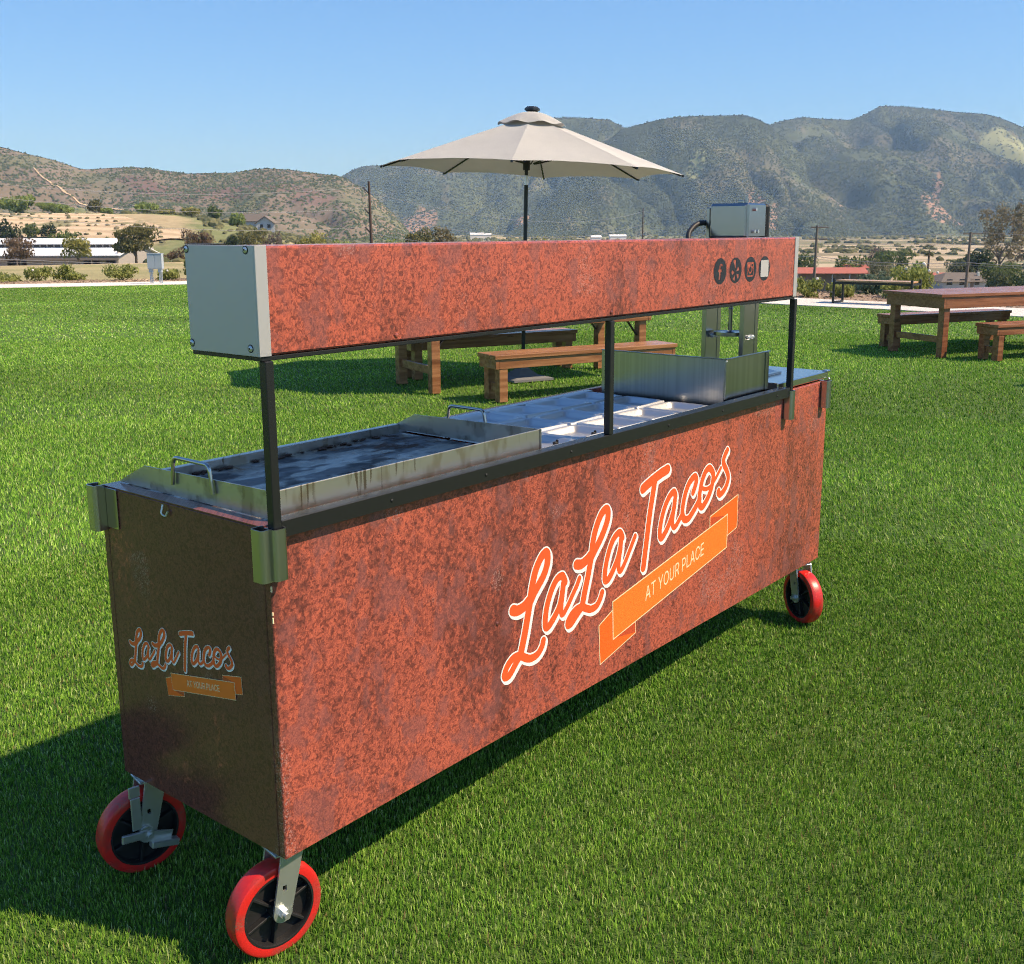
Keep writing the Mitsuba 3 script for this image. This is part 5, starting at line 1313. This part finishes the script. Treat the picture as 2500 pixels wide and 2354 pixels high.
def cable(label, a, b, sag, r=0.016, group='power cables'):
    a, b = np.asarray(a, float), np.asarray(b, float)
    t = np.linspace(0, 1, 26)[:, None]
    p = a * (1 - t) + b * t
    p[:, 2] -= (4 * t * (1 - t))[:, 0] * sag
    k = key_for('power_cable')
    put('power_cable', tube(p, r, 4), 'cable', None)
    tag(k, label, 'cable', group)
for k, (v0, lab) in enumerate(((0.0462, 'highest'), (0.0360, 'middle'), (0.0218, 'lowest'))):
    far_a = vw(-0.56 * 84, 84.0, ez(v0 + 0.0035, 84))
    cable(f'{lab} of the three long cables hanging left of the first utility pole', far_a, P1[k], 1.05, 0.017)
for k, lab in enumerate(('highest', 'middle', 'lowest')):
    cable(f'{lab} thin cable passing behind the umbrella between two poles', P1[3 + k], P2[k], 2.6, 0.022)
    cable(f'{lab} thin cable running right from the pole above the sign box', P2[k], P3[min(k, 2)] + (VR * 0.1 * k), 1.6, 0.020)
cable('upper cable between the two right-hand poles', P3[0], P4[0], 0.45, 0.013)
cable('second cable between the two right-hand poles', P3[1], P4[1], 0.45, 0.011)
cable('pale thick cable low between the two right-hand poles', P3[2], P4[2], 0.35, 0.026)
cable('pale thinner cable just under the thick one between the right-hand poles', P3[3], P4[3], 0.42, 0.016)
for k, lab in enumerate(('top', 'second', 'third', 'bottom')):
    e_ = vw(0.60 * 96, 96.0, P4[k][2] - 0.25)
    cable(f'{lab} cable running from the right-hand pole out of the right edge', P4[k], e_, 0.25, (0.013, 0.011, 0.026, 0.016)[k])
le = vw(-0.62 * 96, 96, ez(-0.0190, 96)); le2 = vw(-0.62 * 96, 96, ez(-0.0215, 96))
re_ = vw(-0.23 * 112, 112, ez(-0.0325, 112))
cable('pale thick cable low at the left, in front of the barn', le, re_, 0.25, 0.024)
cable('pale thinner cable low at the left, just under the thick one', le2, re_ - [0, 0, 0.2], 0.25, 0.015)

# ------------------------------------------------------------------ buildings
def frame(X, Y, turn=0.0):
    M = np.eye(4)
    c, s = math.cos(turn), math.sin(turn)
    M[:3, 0] = c * VR + s * VF; M[:3, 1] = -s * VR + c * VF; M[:3, 3] = vw(X, Y, 0)
    return M
def slab(p, th=0.12):
    """roof plane through four points with a thickness"""
    p = np.asarray(p, float)
    n = np.cross(p[1] - p[0], p[3] - p[0]); n /= np.linalg.norm(n)
    if n[2] < 0: n = -n
    return trimesh.convex.convex_hull(np.vstack([p, p - n * th]))

# barn with a raised middle roof
bn = thing('barn', 'long low barn with white metal roofs and a strip of high windows, behind rose bushes', 'barn')
MB = frame(-78.5, 170.0, 0.0)
zb = float(fall(-72, 170)) - 0.2
z_e, z_m, z_u, z_t = ez(-0.0222, 168), ez(-0.0150, 173), ez(-0.0117, 173), ez(-0.0068, 176)
LB, RB = -16.0, 15.6
put('roof', cat(slab([(LB, -3.2, z_e), (RB, -3.2, z_e), (RB - 0.0, 2.6, z_m), (LB, 2.6, z_m)]), slab([(LB, 9.4, z_m), (RB, 9.4, z_m), (RB, 15.2, z_e), (LB, 15.2, z_e)])), 'white_roof', bn)
put('upper_roof', cat(slab([(LB, 2.0, z_u), (RB - 2.2, 2.0, z_u), (RB - 2.2, 6.0, z_t), (LB, 6.0, z_t)]), slab([(LB, 6.01, z_t), (RB - 2.2, 6.01, z_t), (RB - 2.2, 10.0, z_u), (LB, 10.0, z_u)])), 'white_roof', bn)
put('upper_wall', cat(cbox([LB, 2.62, z_m - 0.3], [RB - 2.3, 2.75, z_u - 0.14]), cbox([RB - 2.42, 2.76, z_m - 0.3], [RB - 2.3, 9.4, z_u + 0.3])), 'barn_wall', bn)
nw = 26
for k in range(nw):
    x = LB + 0.4 + (RB - 2.9 - LB) * (k + 0.5) / nw
    w_ = put('window', cbox([x - 0.43, 2.56, z_m - 0.02], [x + 0.43, 2.615, z_u - 0.17], 0.01), 'window_glass', bn)
openings = ((-13.2, -11.5), (-6.2, -4.4), (-2.2, 0.8), (9.6, 12.2), (13.0, 14.6))
xs_ = [LB] + [v_ for o_ in openings for v_ in o_] + [RB - 0.6]
put('wall', cat(*[cbox([xs_[k], -2.2, zb - 0.8], [xs_[k + 1], -2.05, z_e + 0.2]) for k in range(0, len(xs_), 2)], *[cbox([o_[0] + 0.001, -2.2, z_e - 0.6], [o_[1] - 0.001, -2.05, z_e + 0.2]) for o_ in openings],
                cbox([RB - 0.75, -2.04, zb - 0.8], [RB - 0.6, 14, z_e + 0.9]), cbox([LB, -2.04, zb - 0.8], [LB + 0.15, 14, z_e + 0.9]), cbox([LB, 14.01, zb - 0.8], [RB - 0.6, 14.15, z_e + 0.2])), 'barn_wall', bn)
put('eave_beam', cbox([LB, -3.1, z_e - 0.75], [RB - 0.2, -2.9, z_e - 0.16], 0.01), 'barn_timber', bn)
for x in np.linspace(LB + 0.5, RB - 0.6, 9):
    put('post', cbox([x - 0.08, -3.08, zb - 0.8], [x + 0.08, -2.92, z_e - 0.755], 0.01), 'barn_timber', bn)
for k_ in [k for k in scene if k.startswith('barn__')]:
    scene[k_]['to_world'] = T(MB.tolist())

# far house on the slope
fh = thing('house', 'far grey gabled house on the slope above the sign box', 'house')
Yh = 390.0; Xh = -0.2485 * Yh; MH = frame(Xh, Yh, 0.0)
zr, ze = ez(0.0150, Yh), ez(0.0075, Yh); z0 = float(fall(Xh, Yh)) - 1.0
put('roof', slab([(-6.4, -2.0, ze + 0.2), (3.0, -2.0, ze + 0.2), (3.0, 3.0, zr), (-6.0, 3.0, zr)], 0.25), 'shingle', fh, m=MH)
put('gable_roof', cat(slab([(0.2, -6.0, ze - 0.6), (4.0, -6.0, zr - 0.9), (4.0, 2.0, zr - 0.9), (0.2, 2.0, ze - 0.6)], 0.25), slab([(4.0, -6.0, zr - 0.9), (7.6, -6.0, ze - 0.6), (7.6, 2.0, ze - 0.6), (4.0, 2.0, zr - 0.9)], 0.25)), 'shingle', fh, m=MH)
gw = extrude(Polygon([(0.6, z0), (7.2, z0), (7.2, ze - 0.75), (4.0, zr - 1.3), (0.6, ze - 0.75)]), 0.2)
gw.vertices = np.stack([gw.vertices[:, 0], -5.4 + gw.vertices[:, 2], gw.vertices[:, 1]], -1)
put('wall', cat(gw, cbox([-5.8, -1.4, z0], [0.5, 2.6, ze])), 'pale_wall', fh, m=MH)
put('window', cbox([2.2, -5.66, z0 + 2.2], [3.3, -5.61, z0 + 3.4]), 'window_glass', fh, m=MH)
put('window', cbox([4.8, -5.66, z0 + 2.2], [5.9, -5.61, z0 + 3.4]), 'window_glass', fh, m=MH)

# grey-roofed house down in the valley
hs = thing('house', 'pale house with a brown shingle hip roof behind the right-hand table', 'house')
Yh = 190.0; Xh = 0.398 * Yh; MH = frame(Xh, Yh, 0.12)
ze, zr = ez(-0.0472, Yh), ez(-0.0386, Yh + 4); z0 = float(fall(Xh, Yh)) - 0.6
zg = ze
hip = lambda pts: trimesh.convex.convex_hull(np.array(pts))
put('roof', hip([(-5.6, -4.2, zg), (5.4, -4.2, zg), (5.4, 4.6, zg), (-5.6, 4.6, zg), (-5.6, -4.2, zg + 0.08), (5.4, -4.2, zg + 0.08), (5.4, 4.6, zg + 0.08), (-5.6, 4.6, zg + 0.08), (-2.6, 0.2, zr), (2.6, 0.2, zr)]), 'shingle', hs, m=MH)
put('wall', cbox([-5.0, -3.6, z0], [4.9, 4.0, zg - 0.01]), 'pale_wall', hs, m=MH)
for x, w in ((-3.8, 0.5), (-1.4, 0.6), (1.2, 0.45), (3.6, 0.6)):
    wn = put('window', cbox([x - w, -3.66, z0 + 1.3], [x + w, -3.605, z0 + 2.3], 0.01), 'window_glass', hs, m=MH)
put('door', cbox([0.0, -3.66, z0 + 0.4], [0.6, -3.605, z0 + 2.3], 0.01), 'barn_timber', hs, m=MH)
put('vent', cbox([2.3, -1.6, zg + 0.9], [2.7, -1.2, zg + 1.6], 0.02), 'zinc', hs, m=MH)

def shed(label, b, Y, L, depth, zt, ze_, turn):
    X = b * Y
    s = thing('red_roofed_shed', label, 'shed', 'red-roofed sheds in the valley')
    M = frame(X, Y, turn); z0 = float(fall(X, Y)) - 0.6
    put('roof', cat(slab([(-L / 2, -depth / 2, ze_), (L / 2, -depth / 2, ze_), (L / 2, 0, zt), (-L / 2, 0, zt)], 0.1), slab([(-L / 2, 0.01, zt), (L / 2, 0.01, zt), (L / 2, depth / 2, ze_), (-L / 2, depth / 2, ze_)], 0.1)), 'red_roof', s, m=M)
    put('wall', cbox([-L / 2 + 0.5, -depth / 2 + 1.4, z0], [L / 2 - 0.5, depth / 2 - 0.6, ze_ - 0.12]), 'barn_timber', s, m=M)
    for x in np.linspace(-L / 2 + 0.3, L / 2 - 0.3, 5):
        put('post', cbox([x - 0.07, -depth / 2 + 0.3, z0], [x + 0.07, -depth / 2 + 0.44, ze_ - 0.115]), 'pale_wall', s, m=M)
shed('long low shed with a faded red roof beyond the sign box end', 0.2760, 175.0, 11.5, 6.5, ez(-0.0345, 175), ez(-0.0400, 172), -0.04)
shed('small red-roofed shed behind the long one', 0.2990, 205.0, 4.6, 5.0, ez(-0.0318, 205), ez(-0.0350, 203), 0.0)
shed('small red-roofed shed left of the pale house', 0.3760, 200.0, 4.8, 5.0, ez(-0.0395, 200), ez(-0.0425, 198), 0.0)
for k, (b, Y, w, h, lab) in enumerate(((-0.048, 1150, 14, 5.0, 'tiny white farm building far off left of the umbrella pole'), (-0.039, 1160, 9, 4.5, 'tiny white farm building far off beside the first one'), (0.0610, 900, 8, 4.0, 'tiny white farm building far off left of the thin utility pole'), (0.0810, 1000, 15, 4.0, 'long tiny white farm building just left of the thin utility pole'))):
    f_ = thing('farm_building', lab, 'building', 'white farm buildings far off in the valley')
    X = b * Y; z0 = float(fall(X, Y)) + 2.0
    M = frame(X, Y, 0.1)
    put('wall', cbox([-w / 2, -3, z0 - 4], [w / 2, 3, z0 + h * 0.6]), 'white_wall', f_, m=M)
    put('roof', cat(slab([(-w / 2 - 0.4, -3.5, z0 + h * 0.6), (w / 2 + 0.4, -3.5, z0 + h * 0.6), (w / 2 + 0.4, 0, z0 + h), (-w / 2 - 0.4, 0, z0 + h)], 0.2), slab([(-w / 2 - 0.4, 0.02, z0 + h), (w / 2 + 0.4, 0.02, z0 + h), (w / 2 + 0.4, 3.5, z0 + h * 0.6), (-w / 2 - 0.4, 3.5, z0 + h * 0.6)], 0.2)), 'white_roof', f_, m=M)

# ------------------------------------------------------------------ the valley's air
scene['valley_air'] = {'type': 'homogeneous', 'albedo': {'type': 'rgb', 'value': [0.95, 0.955, 0.96]}, 'sigma_t': {'type': 'rgb', 'value': [0.000062, 0.000095, 0.000148]}}
HB = np.eye(4)
HB[:3, :3] = np.diag([5300.0, 5300.0, 232.0]); HB[2, 3] = 212.0
scene['haze'] = {'type': 'cube', 'to_world': T(HB.tolist()), 'bsdf': {'type': 'null'}, 'interior': {'type': 'ref', 'id': 'valley_air'}}
tag('haze', 'thin blue summer haze over the valley', 'haze', None, 'stuff')
